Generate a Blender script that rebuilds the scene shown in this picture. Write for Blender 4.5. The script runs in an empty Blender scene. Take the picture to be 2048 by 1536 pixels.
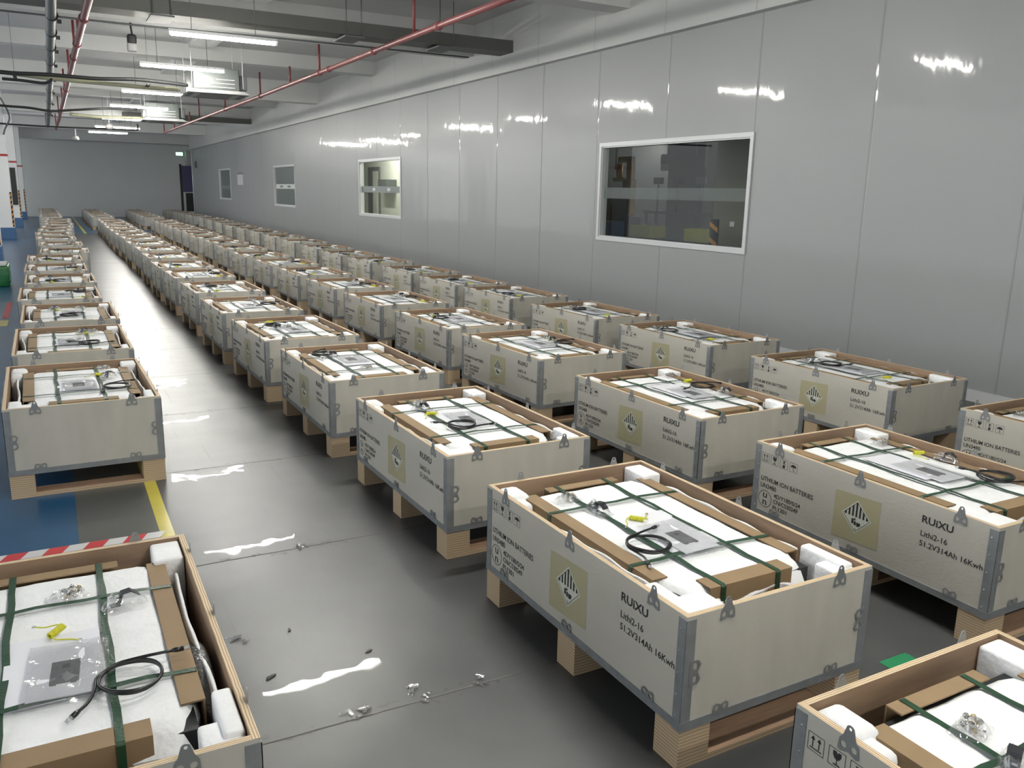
import bpy, bmesh, math, random
from mathutils import Vector, Matrix, Euler, noise
random.seed(7)
D = bpy.data; S = bpy.context.scene; COL = S.collection
R = math.radians
PI = math.pi

# ------------------------------------------------------------------ camera, world, exposure
cam_d = D.cameras.new('camera'); cam = D.objects.new('camera', cam_d); COL.objects.link(cam); S.camera = cam
PITCH, YAW, ROLL, CAM_H, F_PX = R(12.706), R(28.563), R(1.222), 1.474, 1682.2
cam_d.sensor_fit = 'HORIZONTAL'; cam_d.sensor_width = 36.0; cam_d.lens = F_PX / 2048 * 36.0
cam_d.clip_start = 0.05; cam_d.clip_end = 200
fw = Vector((math.sin(YAW)*math.cos(PITCH), math.cos(YAW)*math.cos(PITCH), -math.sin(PITCH)))
r0 = Vector((math.cos(YAW), -math.sin(YAW), 0)); u0 = r0.cross(fw)
rt = r0*math.cos(ROLL) + u0*math.sin(ROLL); up = -r0*math.sin(ROLL) + u0*math.cos(ROLL)
cam.matrix_world = Matrix(((rt.x, up.x, -fw.x, 0), (rt.y, up.y, -fw.y, 0), (rt.z, up.z, -fw.z, CAM_H), (0, 0, 0, 1)))

W_ = D.worlds.new('world'); S.world = W_; W_.use_nodes = True
wb = W_.node_tree.nodes['Background']; wb.inputs[0].default_value = (0.85, 0.88, 0.9, 1); wb.inputs[1].default_value = 0.58
S.view_settings.view_transform = 'Standard'; S.view_settings.look = 'None'
S.view_settings.gamma = 1.0; S.view_settings.exposure = 1.95; S.view_settings.use_curve_mapping = False
LAMP_RADIANCE = 92.0
LAMP_COLOR = (1.0, 0.975, 0.90)

# ------------------------------------------------------------------ materials
def mat(name, col, rough=0.6, metal=0.0, noise_amt=0.0, nscale=8.0, bump=0.0, bscale=30.0, stretch=None, **kw):
    m = D.materials.new(name); m.use_nodes = True
    nt = m.node_tree; b = nt.nodes['Principled BSDF']
    b.inputs['Base Color'].default_value = (*col, 1); b.inputs['Roughness'].default_value = rough
    b.inputs['Metallic'].default_value = metal
    for k, v in kw.items():
        b.inputs[k.replace('_', ' ')].default_value = v
    if noise_amt or bump:
        tc = nt.nodes.new('ShaderNodeTexCoord'); mp = nt.nodes.new('ShaderNodeMapping')
        nt.links.new(tc.outputs['Object'], mp.inputs[0])
        if stretch: mp.inputs['Scale'].default_value = stretch
    if noise_amt:
        n = nt.nodes.new('ShaderNodeTexNoise'); n.inputs['Scale'].default_value = nscale; n.inputs['Detail'].default_value = 6
        nt.links.new(mp.outputs[0], n.inputs[0])
        cr = nt.nodes.new('ShaderNodeValToRGB')
        cr.color_ramp.elements[0].position = 0.3; cr.color_ramp.elements[1].position = 0.7
        cr.color_ramp.elements[0].color = (*[c*(1-noise_amt) for c in col], 1)
        cr.color_ramp.elements[1].color = (*[min(1, c*(1+noise_amt)) for c in col], 1)
        nt.links.new(n.outputs[0], cr.inputs[0]); nt.links.new(cr.outputs[0], b.inputs['Base Color'])
    if bump:
        n2 = nt.nodes.new('ShaderNodeTexNoise'); n2.inputs['Scale'].default_value = bscale; n2.inputs['Detail'].default_value = 3
        nt.links.new(mp.outputs[0], n2.inputs[0])
        bp = nt.nodes.new('ShaderNodeBump'); bp.inputs['Strength'].default_value = bump; bp.inputs['Distance'].default_value = 0.02
        nt.links.new(n2.outputs[0], bp.inputs['Height']); nt.links.new(bp.outputs[0], b.inputs['Normal'])
    return m

def banded(name, c1, c2, axis, period, rough=0.7):
    """thin parallel layers across one object axis, with a little wander"""
    m = D.materials.new(name); m.use_nodes = True; nt = m.node_tree; b = nt.nodes['Principled BSDF']
    b.inputs['Roughness'].default_value = rough
    tc = nt.nodes.new('ShaderNodeTexCoord')
    w = nt.nodes.new('ShaderNodeTexWave'); w.bands_direction = axis; w.inputs['Scale'].default_value = 0.31416/period
    w.inputs['Distortion'].default_value = 2.2; w.inputs['Detail'].default_value = 3; w.inputs['Detail Scale'].default_value = 0.5
    nt.links.new(tc.outputs['Object'], w.inputs[0])
    cr = nt.nodes.new('ShaderNodeValToRGB'); cr.color_ramp.elements[0].color = (*c1, 1); cr.color_ramp.elements[1].color = (*c2, 1)
    cr.color_ramp.elements[0].position = 0.25; cr.color_ramp.elements[1].position = 0.6
    nt.links.new(w.outputs[0], cr.inputs[0]); nt.links.new(cr.outputs[0], b.inputs['Base Color'])
    return m

def clear_film(name, tint=(1, 1, 1), gloss=0.16, rough=0.06, haze=0.06, bump=0.6, bscale=28, fres=0.6):
    m = D.materials.new(name); m.use_nodes = True; nt = m.node_tree; nt.nodes.clear()
    o = nt.nodes.new('ShaderNodeOutputMaterial'); tr = nt.nodes.new('ShaderNodeBsdfTransparent'); tr.inputs[0].default_value = (*tint, 1)
    gl = nt.nodes.new('ShaderNodeBsdfGlossy'); gl.inputs['Roughness'].default_value = rough
    df = nt.nodes.new('ShaderNodeBsdfDiffuse'); df.inputs[0].default_value = (0.8, 0.82, 0.85, 1)
    m1 = nt.nodes.new('ShaderNodeMixShader'); m1.inputs[0].default_value = haze
    m2 = nt.nodes.new('ShaderNodeMixShader'); lw = nt.nodes.new('ShaderNodeLayerWeight'); lw.inputs[0].default_value = 0.25
    ad = nt.nodes.new('ShaderNodeMath'); ad.operation = 'ADD'; ad.inputs[1].default_value = gloss; ad.use_clamp = True
    ml = nt.nodes.new('ShaderNodeMath'); ml.operation = 'MULTIPLY'; ml.inputs[1].default_value = fres
    nt.links.new(lw.outputs['Fresnel'], ml.inputs[0]); nt.links.new(ml.outputs[0], ad.inputs[0])
    nt.links.new(tr.outputs[0], m1.inputs[1]); nt.links.new(df.outputs[0], m1.inputs[2])
    nt.links.new(m1.outputs[0], m2.inputs[1]); nt.links.new(gl.outputs[0], m2.inputs[2]); nt.links.new(ad.outputs[0], m2.inputs[0])
    nt.links.new(m2.outputs[0], o.inputs[0])
    if bump:
        tc = nt.nodes.new('ShaderNodeTexCoord'); n = nt.nodes.new('ShaderNodeTexNoise'); n.inputs['Scale'].default_value = bscale
        nt.links.new(tc.outputs['Object'], n.inputs[0]); bp = nt.nodes.new('ShaderNodeBump'); bp.inputs['Strength'].default_value = bump
        bp.inputs['Distance'].default_value = 0.02
        nt.links.new(n.outputs[0], bp.inputs['Height']); nt.links.new(bp.outputs[0], gl.inputs['Normal'])
    return m

def emit(name, col, s):
    m = D.materials.new(name); m.use_nodes = True; b = m.node_tree.nodes['Principled BSDF']
    b.inputs['Base Color'].default_value = (*col, 1)
    b.inputs['Emission Color'].default_value = (*col, 1); b.inputs['Emission Strength'].default_value = s
    return m

M = {}
M['veneer'] = mat('pale_veneer', (0.47, 0.45, 0.395), 0.62, noise_amt=0.06, nscale=2.5, stretch=(5, 1, 1.6), bump=0.05, bscale=60)
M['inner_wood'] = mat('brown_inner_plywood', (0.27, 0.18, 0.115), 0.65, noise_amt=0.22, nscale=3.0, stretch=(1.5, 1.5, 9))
M['edge_x'] = banded('plywood_edge_layers_x', (0.42, 0.30, 0.18), (0.72, 0.58, 0.40), 'X', 0.006)
M['edge_y'] = banded('plywood_edge_layers_y', (0.42, 0.30, 0.18), (0.72, 0.58, 0.40), 'Y', 0.006)
M['block'] = banded('laminated_pallet_block', (0.36, 0.26, 0.165), (0.52, 0.40, 0.26), 'Z', 0.010)
M['plank'] = mat('pallet_plank', (0.40, 0.26, 0.17), 0.7, noise_amt=0.25, nscale=4, stretch=(1, 8, 8))
M['steel'] = mat('galvanised_steel', (0.27, 0.285, 0.295), 0.45, 0.4, noise_amt=0.12, nscale=20)
M['clip'] = mat('clip_steel', (0.27, 0.28, 0.285), 0.45, 0.45)
M['rivet'] = mat('rivet', (0.55, 0.57, 0.6), 0.3, 0.9)
M['foam'] = mat('white_foam', (0.87, 0.88, 0.89), 0.75, noise_amt=0.035, nscale=14, bump=0.25, bscale=45)
M['card'] = mat('brown_cardboard', (0.27, 0.185, 0.10), 0.75, noise_amt=0.06, nscale=10)
M['card_edge'] = mat('cardboard_cut_edge', (0.16, 0.10, 0.055), 0.85)
M['strap'] = mat('green_strap', (0.018, 0.060, 0.030), 0.38, bump=0.1, bscale=150)
M['black'] = mat('black_case', (0.012, 0.013, 0.015), 0.45)
M['cable'] = mat('black_cable', (0.010, 0.010, 0.011), 0.30)
M['plug'] = clear_film('clear_plug', (0.9, 0.92, 0.95), gloss=0.2, haze=0.35)
M['yellow'] = mat('yellow_wire', (0.62, 0.60, 0.03), 0.40)
M['ring'] = mat('tin_terminal', (0.55, 0.56, 0.56), 0.25, 1.0)
M['brass'] = mat('brass_bolt', (0.62, 0.47, 0.24), 0.22, 1.0)
M['chrome'] = mat('zinc_bolt', (0.60, 0.60, 0.60), 0.2, 1.0)
M['dark_metal'] = mat('dark_bracket', (0.045, 0.048, 0.055), 0.35, 0.5)
M['bag'] = clear_film('clear_plastic_bag')
M['paper'] = mat('white_paper', (0.78, 0.79, 0.84), 0.5)
M['print_grey'] = mat('grey_printed_square', (0.13, 0.135, 0.145), 0.5)
M['print_dark'] = mat('dark_print', (0.03, 0.03, 0.03), 0.5)
M['ink'] = mat('black_ink', (0.022, 0.022, 0.022), 0.6)
M['sticker'] = mat('white_sticker', (0.58, 0.60, 0.52), 0.4)
M['patch'] = mat('yellowed_tape', (0.40, 0.37, 0.235), 0.38, noise_amt=0.04, nscale=5)
M['white_paint'] = mat('white_paint', (0.78, 0.79, 0.78), 0.55)
M['alu'] = mat('white_aluminium', (0.60, 0.61, 0.62), 0.35, 0.1)
M['ceiling'] = mat('ceiling_paint', (0.55, 0.555, 0.55), 0.8, noise_amt=0.03, nscale=1.5)
M['beam'] = mat('beam_paint', (0.60, 0.605, 0.595), 0.8, noise_amt=0.03, nscale=1.5)
M['duct'] = mat('grey_tray', (0.085, 0.088, 0.08), 0.5, 0.1)
M['red_pipe'] = mat('red_pipe_paint', (0.24, 0.075, 0.075), 0.42)
M['dark_red'] = mat('dark_red_rod', (0.20, 0.035, 0.035), 0.5)
M['conduit'] = mat('grey_conduit', (0.10, 0.11, 0.11), 0.5)
M['hose'] = mat('black_insulation', (0.012, 0.013, 0.014), 0.6)
M['foam_pipe'] = mat('yellowish_insulation', (0.30, 0.30, 0.21), 0.7)
M['ac'] = mat('ac_casing', (0.10, 0.112, 0.108), 0.45)
M['ac_dark'] = mat('ac_side', (0.12, 0.13, 0.13), 0.6)
M['ac_panel'] = mat('ac_panel', (0.36, 0.36, 0.355), 0.45)
M['far_wall'] = mat('far_wall_paint', (0.60, 0.62, 0.61), 0.6, noise_amt=0.02, nscale=1)
M['blue_paint'] = mat('blue_paint', (0.05, 0.13, 0.27), 0.45)
M['red_line'] = mat('red_line', (0.42, 0.03, 0.03), 0.5)
M['orange'] = mat('orange_hazard', (0.62, 0.25, 0.04), 0.5)
M['tape_red'] = mat('red_tape', (0.52, 0.045, 0.05), 0.4)
M['tape_white'] = mat('white_tape', (0.60, 0.60, 0.60), 0.4)
M['yellow_floor'] = mat('yellow_floor_paint', (0.52, 0.45, 0.06), 0.3, noise_amt=0.1, nscale=5)
M['green_tape'] = mat('green_tape', (0.02, 0.22, 0.09), 0.4)
M['green_box'] = mat('green_plastic', (0.01, 0.13, 0.04), 0.4)
M['sil_bag'] = mat('silver_bag', (0.16, 0.165, 0.17), 0.3, 0.2, bump=0.8, bscale=40)
M['tube'] = emit('lamp_tube', LAMP_COLOR, LAMP_RADIANCE)
M['exit'] = emit('exit_green', (0.25, 0.9, 0.4), 1.6)
M['frost'] = clear_film('frosted_film', (0.75, 0.8, 0.78), gloss=0.0, rough=0.4, haze=0.10, bump=0, fres=0.05)
M['glass'] = clear_film('window_glass', (0.93, 0.95, 0.94), gloss=0.0, rough=0.01, haze=0.0, bump=0, fres=0.05)
M['blind'] = mat('grey_green_blind', (0.10, 0.125, 0.12), 0.35)
M['white_strip'] = mat('white_strip', (0.62, 0.64, 0.63), 0.4)
M['mid_strip'] = mat('grey_strip', (0.17, 0.20, 0.19), 0.4)
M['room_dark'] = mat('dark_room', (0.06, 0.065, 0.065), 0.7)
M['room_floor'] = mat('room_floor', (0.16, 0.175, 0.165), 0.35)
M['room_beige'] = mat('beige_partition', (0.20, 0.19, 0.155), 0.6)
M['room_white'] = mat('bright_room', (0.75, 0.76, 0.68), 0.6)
M['robot'] = mat('robot_orange', (0.62, 0.33, 0.04), 0.4)
M['bin'] = mat('yellow_bin', (0.45, 0.42, 0.04), 0.5)
M['grey_machine'] = mat('grey_machine', (0.20, 0.21, 0.20), 0.6)
M['blue_bin'] = mat('blue_bin', (0.05, 0.10, 0.22), 0.5)
M['purple'] = mat('purple_curtain', (0.07, 0.07, 0.16), 0.5)
M['scrap'] = mat('dark_scrap', (0.05, 0.05, 0.05), 0.7)

def steel_floor():
    m = D.materials.new('steel_floor_plates'); m.use_nodes = True; nt = m.node_tree; b = nt.nodes['Principled BSDF']; L = nt.links
    def N(t, **k):
        n = nt.nodes.new(t)
        for a, v in k.items(): setattr(n, a, v)
        return n
    def math_(op, a, b_=None, clamp=False):
        n = N('ShaderNodeMath', operation=op); n.use_clamp = clamp
        for i, v in enumerate((a, b_)):
            if v is None: continue
            if isinstance(v, (int, float)): n.inputs[i].default_value = v
            else: L.new(v, n.inputs[i])
        return n.outputs[0]
    tc = N('ShaderNodeTexCoord'); sp = N('ShaderNodeSeparateXYZ'); L.new(tc.outputs['Object'], sp.inputs[0])
    n0 = N('ShaderNodeTexNoise'); n0.inputs['Scale'].default_value = 1.3; n0.inputs['Detail'].default_value = 7; L.new(tc.outputs['Object'], n0.inputs[0])
    # seams across the aisle every 1.245 m, a little uneven
    nw = N('ShaderNodeTexNoise'); nw.inputs['Scale'].default_value = 6; L.new(tc.outputs['Object'], nw.inputs[0])
    y = math_('ADD', sp.outputs[1], math_('MULTIPLY', nw.outputs[0], 0.006))
    fr = math_('FRACT', math_('DIVIDE', math_('ADD', y, -2.083+1.245*8), 1.245))
    d = math_('MULTIPLY', math_('MINIMUM', fr, math_('SUBTRACT', 1.0, fr)), 1.245)
    seam = math_('SUBTRACT', 1.0, math_('DIVIDE', d, 0.005, ), clamp=True)
    dirt_w = math_('SUBTRACT', 1.0, math_('DIVIDE', d, 0.05), clamp=True)
    nd = N('ShaderNodeTexNoise'); nd.inputs['Scale'].default_value = 22; nd.inputs['Detail'].default_value = 5; L.new(tc.outputs['Object'], nd.inputs[0])
    dirt = math_('MULTIPLY', math_('GREATER_THAN', nd.outputs[0], 0.62), dirt_w)
    # sparse stains away from seams
    ns = N('ShaderNodeTexNoise'); ns.inputs['Scale'].default_value = 5.5; ns.inputs['Detail'].default_value = 4; L.new(tc.outputs['Object'], ns.inputs[0])
    st = math_('MULTIPLY', math_('GREATER_THAN', ns.outputs[0], 0.79), 0.4)
    dark = math_('MAXIMUM', math_('MAXIMUM', seam, math_('MULTIPLY', dirt, 0.75)), st)
    cr = N('ShaderNodeValToRGB'); cr.color_ramp.elements[0].color = (0.10, 0.102, 0.102, 1); cr.color_ramp.elements[1].color = (0.135, 0.137, 0.137, 1)
    cr.color_ramp.elements[0].position = 0.3; cr.color_ramp.elements[1].position = 0.7; L.new(n0.outputs[0], cr.inputs[0])
    mx = N('ShaderNodeMix', data_type='RGBA'); L.new(dark, mx.inputs[0]); L.new(cr.outputs[0], mx.inputs[6]); mx.inputs[7].default_value = (0.09, 0.085, 0.075, 1)
    L.new(mx.outputs[2], b.inputs['Base Color'])
    b.inputs['Metallic'].default_value = 0.45; b.inputs['Specular IOR Level'].default_value = 0.12; b.inputs['Specular Tint'].default_value = (0.5, 0.5, 0.52, 1)
    # scratches: long thin streaks modulate roughness
    mp = N('ShaderNodeMapping'); mp.inputs['Rotation'].default_value = (0, 0, 0.5); mp.inputs['Scale'].default_value = (70, 1.6, 1)
    L.new(tc.outputs['Object'], mp.inputs[0]); nsr = N('ShaderNodeTexNoise'); nsr.inputs['Scale'].default_value = 1.0; nsr.inputs['Detail'].default_value = 2; L.new(mp.outputs[0], nsr.inputs[0])
    scr = math_('GREATER_THAN', nsr.outputs[0], 0.70)
    ro = math_('ADD', math_('MULTIPLY', n0.outputs[0], 0.12), 0.27)
    ro = math_('ADD', ro, math_('MULTIPLY', dark, 0.3)); ro = math_('ADD', ro, math_('MULTIPLY', scr, 0.08))
    L.new(ro, b.inputs['Roughness'])
    # gentle dents
    nb = N('ShaderNodeTexNoise'); nb.inputs['Scale'].default_value = 1.8; nb.inputs['Detail'].default_value = 2; L.new(tc.outputs['Object'], nb.inputs[0])
    bp = N('ShaderNodeBump'); bp.inputs['Strength'].default_value = 0.25; bp.inputs['Distance'].default_value = 0.03
    L.new(math_('SUBTRACT', nb.outputs[0], math_('MULTIPLY', seam, 0.25)), bp.inputs['Height']); L.new(bp.outputs[0], b.inputs['Normal'])
    b.inputs['Coat Weight'].default_value = 0.10; b.inputs['Coat Roughness'].default_value = 0.012; b.inputs['Coat IOR'].default_value = 1.6
    mc = N('ShaderNodeMapping'); mc.inputs['Scale'].default_value = (3.2, 2.0, 1); L.new(tc.outputs['Object'], mc.inputs[0])
    ncn = N('ShaderNodeTexNoise'); ncn.inputs['Scale'].default_value = 1.0; ncn.inputs['Detail'].default_value = 2.5; L.new(mc.outputs[0], ncn.inputs[0])
    bc = N('ShaderNodeBump'); bc.inputs['Strength'].default_value = 0.35; bc.inputs['Distance'].default_value = 0.006
    L.new(ncn.outputs[0], bc.inputs['Height']); L.new(bc.outputs[0], b.inputs['Coat Normal'])
    return m

def epoxy(name, c, rough=0.28):
    m = mat(name, c, rough, noise_amt=0.08, nscale=2.0, bump=0.06, bscale=3)
    b = m.node_tree.nodes['Principled BSDF']; b.inputs['Specular IOR Level'].default_value = 0.6
    return m

def wall_panels(name, col, coat):
    """coated sandwich panels with a vertical joint every 1.365 m"""
    m = D.materials.new(name); m.use_nodes = True; nt = m.node_tree; b = nt.nodes['Principled BSDF']; L = nt.links
    tc = nt.nodes.new('ShaderNodeTexCoord'); sp = nt.nodes.new('ShaderNodeSeparateXYZ'); L.new(tc.outputs['Object'], sp.inputs[0])
    def ma(op, a, c=None, clamp=False):
        n = nt.nodes.new('ShaderNodeMath'); n.operation = op; n.use_clamp = clamp
        for i, v in enumerate((a, c)):
            if v is None: continue
            if isinstance(v, (int, float)): n.inputs[i].default_value = v
            else: L.new(v, n.inputs[i])
        return n.outputs[0]
    q = ma('DIVIDE', ma('ADD', sp.outputs[1], -5.02+1.365*10), 1.365)
    fr = ma('FRACT', q); idx = ma('FLOOR', q)
    d = ma('MULTIPLY', ma('MINIMUM', fr, ma('SUBTRACT', 1.0, fr)), 1.365)
    line = ma('SUBTRACT', 1.0, ma('DIVIDE', d, 0.006), clamp=True)
    groove = ma('SUBTRACT', 1.0, ma('DIVIDE', d, 0.018), clamp=True)
    mx = nt.nodes.new('ShaderNodeMix'); mx.data_type = 'RGBA'; mx.inputs[6].default_value = (*col, 1); mx.inputs[7].default_value = (*[c*0.45 for c in col], 1)
    L.new(ma('MULTIPLY', line, 0.7), mx.inputs[0]); L.new(mx.outputs[2], b.inputs['Base Color'])
    b.inputs['Roughness'].default_value = 0.42 if coat else 0.55
    if coat:
        b.inputs['Coat Weight'].default_value = coat; b.inputs['Coat Roughness'].default_value = 0.06; b.inputs['Coat IOR'].default_value = 1.6
    mp = nt.nodes.new('ShaderNodeMapping'); mp.inputs['Scale'].default_value = (1, 2.6, 0.9); L.new(tc.outputs['Object'], mp.inputs[0])
    n = nt.nodes.new('ShaderNodeTexNoise'); n.inputs['Scale'].default_value = 1.5; n.inputs['Detail'].default_value = 3; L.new(mp.outputs[0], n.inputs[0])
    bp = nt.nodes.new('ShaderNodeBump'); bp.inputs['Strength'].default_value = 0.45; bp.inputs['Distance'].default_value = 0.012
    L.new(ma('SUBTRACT', n.outputs[0], ma('MULTIPLY', groove, 0.35)), bp.inputs['Height'])
    L.new(bp.outputs[0], b.inputs['Coat Normal'])
    b2 = nt.nodes.new('ShaderNodeBump'); b2.inputs['Strength'].default_value = 0.5; b2.inputs['Distance'].default_value = 0.01
    L.new(ma('MULTIPLY', groove, -1.0), b2.inputs['Height']); L.new(b2.outputs[0], b.inputs['Normal'])
    return m

M['steel_floor'] = steel_floor()
M['blue_floor'] = epoxy('blue_epoxy', (0.014, 0.075, 0.165), 0.3)
M['grey_floor'] = epoxy('grey_epoxy', (0.085, 0.087, 0.083), 0.3)
M['panel_low'] = wall_panels('lower_wall_panels', (0.31, 0.322, 0.322), 0.25)
M['panel_up'] = wall_panels('upper_wall_panels', (0.48, 0.49, 0.475), 0.15)

# ------------------------------------------------------------------ mesh helpers
class MB:
    def __init__(s): s.v = []; s.f = []; s.m = []; s.mats = []; s.sm = []
    def mi(s, m):
        if m not in s.mats: s.mats.append(m)
        return s.mats.index(m)
    def add(s, vs, fs, m, smooth=False):
        o = len(s.v); s.v += [tuple(v) for v in vs]; k = s.mi(m)
        for f in fs: s.f.append([i+o for i in f]); s.m.append(k); s.sm.append(smooth)
        return s
    def box(s, a, b, m, fm=None):
        """fm: dict of face material overrides: x-,x+,y-,y+,z-,z+"""
        (x0, y0, z0), (x1, y1, z1) = a, b
        vs = [(x0,y0,z0),(x1,y0,z0),(x1,y1,z0),(x0,y1,z0),(x0,y0,z1),(x1,y0,z1),(x1,y1,z1),(x0,y1,z1)]
        F = {'z-':(0,3,2,1),'z+':(4,5,6,7),'y-':(0,1,5,4),'y+':(2,3,7,6),'x-':(3,0,4,7),'x+':(1,2,6,5)}
        o = len(s.v); s.v += vs
        for k, f in F.items():
            s.f.append([i+o for i in f]); s.m.append(s.mi((fm or {}).get(k, m))); s.sm.append(False)
        return s
    def rbox(s, a, b, m, r=0.01, seg=3):
        """box with rounded edges (bevelled)"""
        bm = bmesh.new(); bmesh.ops.create_cube(bm, size=1)
        c = [(a[i]+b[i])/2 for i in range(3)]; d = [abs(b[i]-a[i]) for i in range(3)]
        for v in bm.verts: v.co = Vector([c[i]+v.co[i]*d[i] for i in range(3)])
        bmesh.ops.bevel(bm, geom=bm.edges[:], offset=min(r, min(d)*0.45), segments=seg, affect='EDGES', profile=0.5)
        s.bm(bm, m, True); return s
    def bm(s, bm, m, smooth=False, mtx=None):
        bm.verts.index_update()
        s.add([(mtx @ v.co if mtx else v.co) for v in bm.verts], [[v.index for v in f.verts] for f in bm.faces], m, smooth); bm.free()
    def tube(s, pts, r, m, n=8, caps=True, closed=False):
        pts = [Vector(p) for p in pts]; rings = []; N = len(pts)
        rr = r if isinstance(r, (list, tuple)) else [r]*N
        t0 = (pts[1]-pts[0]).normalized(); a = Vector((0, 0, 1)) if abs(t0.z) < 0.9 else Vector((1, 0, 0))
        nrm = t0.cross(a).normalized()
        vs = []
        for i, p in enumerate(pts):
            t = (pts[min(i+1, N-1)]-pts[max(i-1, 0)]).normalized()
            nrm = (nrm - t*nrm.dot(t)).normalized(); bn = t.cross(nrm)
            for k in range(n):
                an = 2*PI*k/n; vs.append(p + (nrm*math.cos(an)+bn*math.sin(an))*rr[i])
        fs = [(i*n+k, i*n+(k+1) % n, (i+1)*n+(k+1) % n, (i+1)*n+k) for i in range(N-1) for k in range(n)]
        if caps: fs += [tuple(range(n-1, -1, -1)), tuple((N-1)*n+k for k in range(n))]
        return s.add(vs, fs, m, True)
    def plate(s, outline, holes, th, m, frame):
        """flat plate with round holes, outline in (a,b), placed by frame (origin, ex, ey, ez)"""
        me = plate_mesh(outline, holes, th)
        o, ex, ey, ez = frame
        s.add([o+ex*v.co.x+ey*v.co.y+ez*v.co.z for v in me.vertices], [list(p.vertices) for p in me.polygons], m)
        D.meshes.remove(me); return s
    def ribbon(s, pts, wdir, w, th, m):
        """flat band along pts, width along wdir"""
        pts = [Vector(p) for p in pts]; wd = Vector(wdir).normalized(); vs = []
        for i, p in enumerate(pts):
            t = (pts[min(i+1, len(pts)-1)]-pts[max(i-1, 0)]).normalized(); n = wd.cross(t).normalized()
            if n.z < -0.01: n = -n
            for a, b in ((-.5, 0), (.5, 0), (.5, 1), (-.5, 1)): vs.append(p+wd*w*a+n*th*b)
        N = len(pts); fs = []
        for i in range(N-1):
            for k in range(4): fs.append((i*4+k, i*4+(k+1) % 4, (i+1)*4+(k+1) % 4, (i+1)*4+k))
        fs += [(0, 1, 2, 3), tuple((N-1)*4+k for k in (3, 2, 1, 0))]
        return s.add(vs, fs, m)
    def mesh(s, name):
        me = D.meshes.new(name); me.from_pydata(s.v, [], s.f)
        for m in s.mats: me.materials.append(M[m])
        me.polygons.foreach_set('material_index', s.m); me.polygons.foreach_set('use_smooth', s.sm)
        bm = bmesh.new(); bm.from_mesh(me); bmesh.ops.recalc_face_normals(bm, faces=bm.faces[:]); bm.to_mesh(me); bm.free()
        me.update(); return me
    def obj(s, name, parent=None, loc=(0, 0, 0), rz=0, **tags):
        o = D.objects.new(name, s.mesh(name)); COL.objects.link(o)
        o.location = loc; o.rotation_euler = (0, 0, rz); o.parent = parent
        for k, v in tags.items(): o[k] = v
        return o

def curve_mesh(cu):
    ob = D.objects.new('tmp_curve', cu); COL.objects.link(ob)
    dg = bpy.context.evaluated_depsgraph_get(); me = D.meshes.new_from_object(ob.evaluated_get(dg))
    D.objects.remove(ob); return me

def plate_mesh(outline, holes, th):
    cu = D.curves.new('tmp', 'CURVE'); cu.dimensions = '2D'; cu.fill_mode = 'BOTH'; cu.extrude = th/2
    loops = [outline] + [[(cx+r*math.cos(2*PI*k/10), cy+r*math.sin(2*PI*k/10)) for k in range(10)] for cx, cy, r in holes]
    for lp in loops:
        sp = cu.splines.new('POLY'); sp.points.add(len(lp)-1); sp.use_cyclic_u = True
        for p, (x, y) in zip(sp.points, lp): p.co = (x, y, 0, 1)
    me = curve_mesh(cu); D.curves.remove(cu); return me

def text_polys(body, width=None, height=None, bold=0.010, cx=0, cy=0):
    """returns (verts2d, faces) with left-bottom at cx, cy; cap height scaled to height and width to width"""
    cu = D.curves.new('tmp', 'FONT'); cu.body = body; cu.size = 1; cu.offset = bold; cu.resolution_u = 3
    me = curve_mesh(cu); D.curves.remove(cu)
    xs = [v.co.x for v in me.vertices]; ys = [v.co.y for v in me.vertices]
    x0, x1, y0, y1 = min(xs), max(xs), min(ys), max(ys)
    sx = width/(x1-x0) if width else None; sy = height/(y1-max(y0, -0.02)) if height else None
    if sx is None: sx = sy
    if sy is None: sy = sx
    vs = [((v.co.x-x0)*sx+cx, (v.co.y-max(y0, -0.02))*sy+cy) for v in me.vertices]; fs = [list(p.vertices) for p in me.polygons]
    D.meshes.remove(me); return vs, fs

def top(name, loc=(0, 0, 0), rz=0, **tags):
    o = D.objects.new(name, None); COL.objects.link(o); o.location = loc; o.rotation_euler = (0, 0, rz); o.empty_display_size = 0.1
    for k, v in tags.items(): o[k] = v
    return o

def clone(root, tree):
    """tree: nested list [(obj, [children])]; copies root and its parts"""
    r = root.copy(); COL.objects.link(r)
    for ch, sub in tree:
        c = ch.copy(); COL.objects.link(c); c.parent = r
        for g_ in sub:
            d = g_.copy(); COL.objects.link(d); d.parent = c
    return r
def tree_of(root):
    ch = [o for o in D.objects if o.parent == root]
    return [(c, [d for d in D.objects if d.parent == c]) for c in ch]

ORD = ['first','second','third','fourth','fifth','sixth','seventh','eighth','ninth','tenth','eleventh','twelfth','thirteenth','fourteenth','fifteenth','sixteenth','seventeenth','eighteenth','nineteenth','twentieth']
ORD += ['twenty-'+w for w in ORD[:9]] + ['thirtieth']

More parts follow.
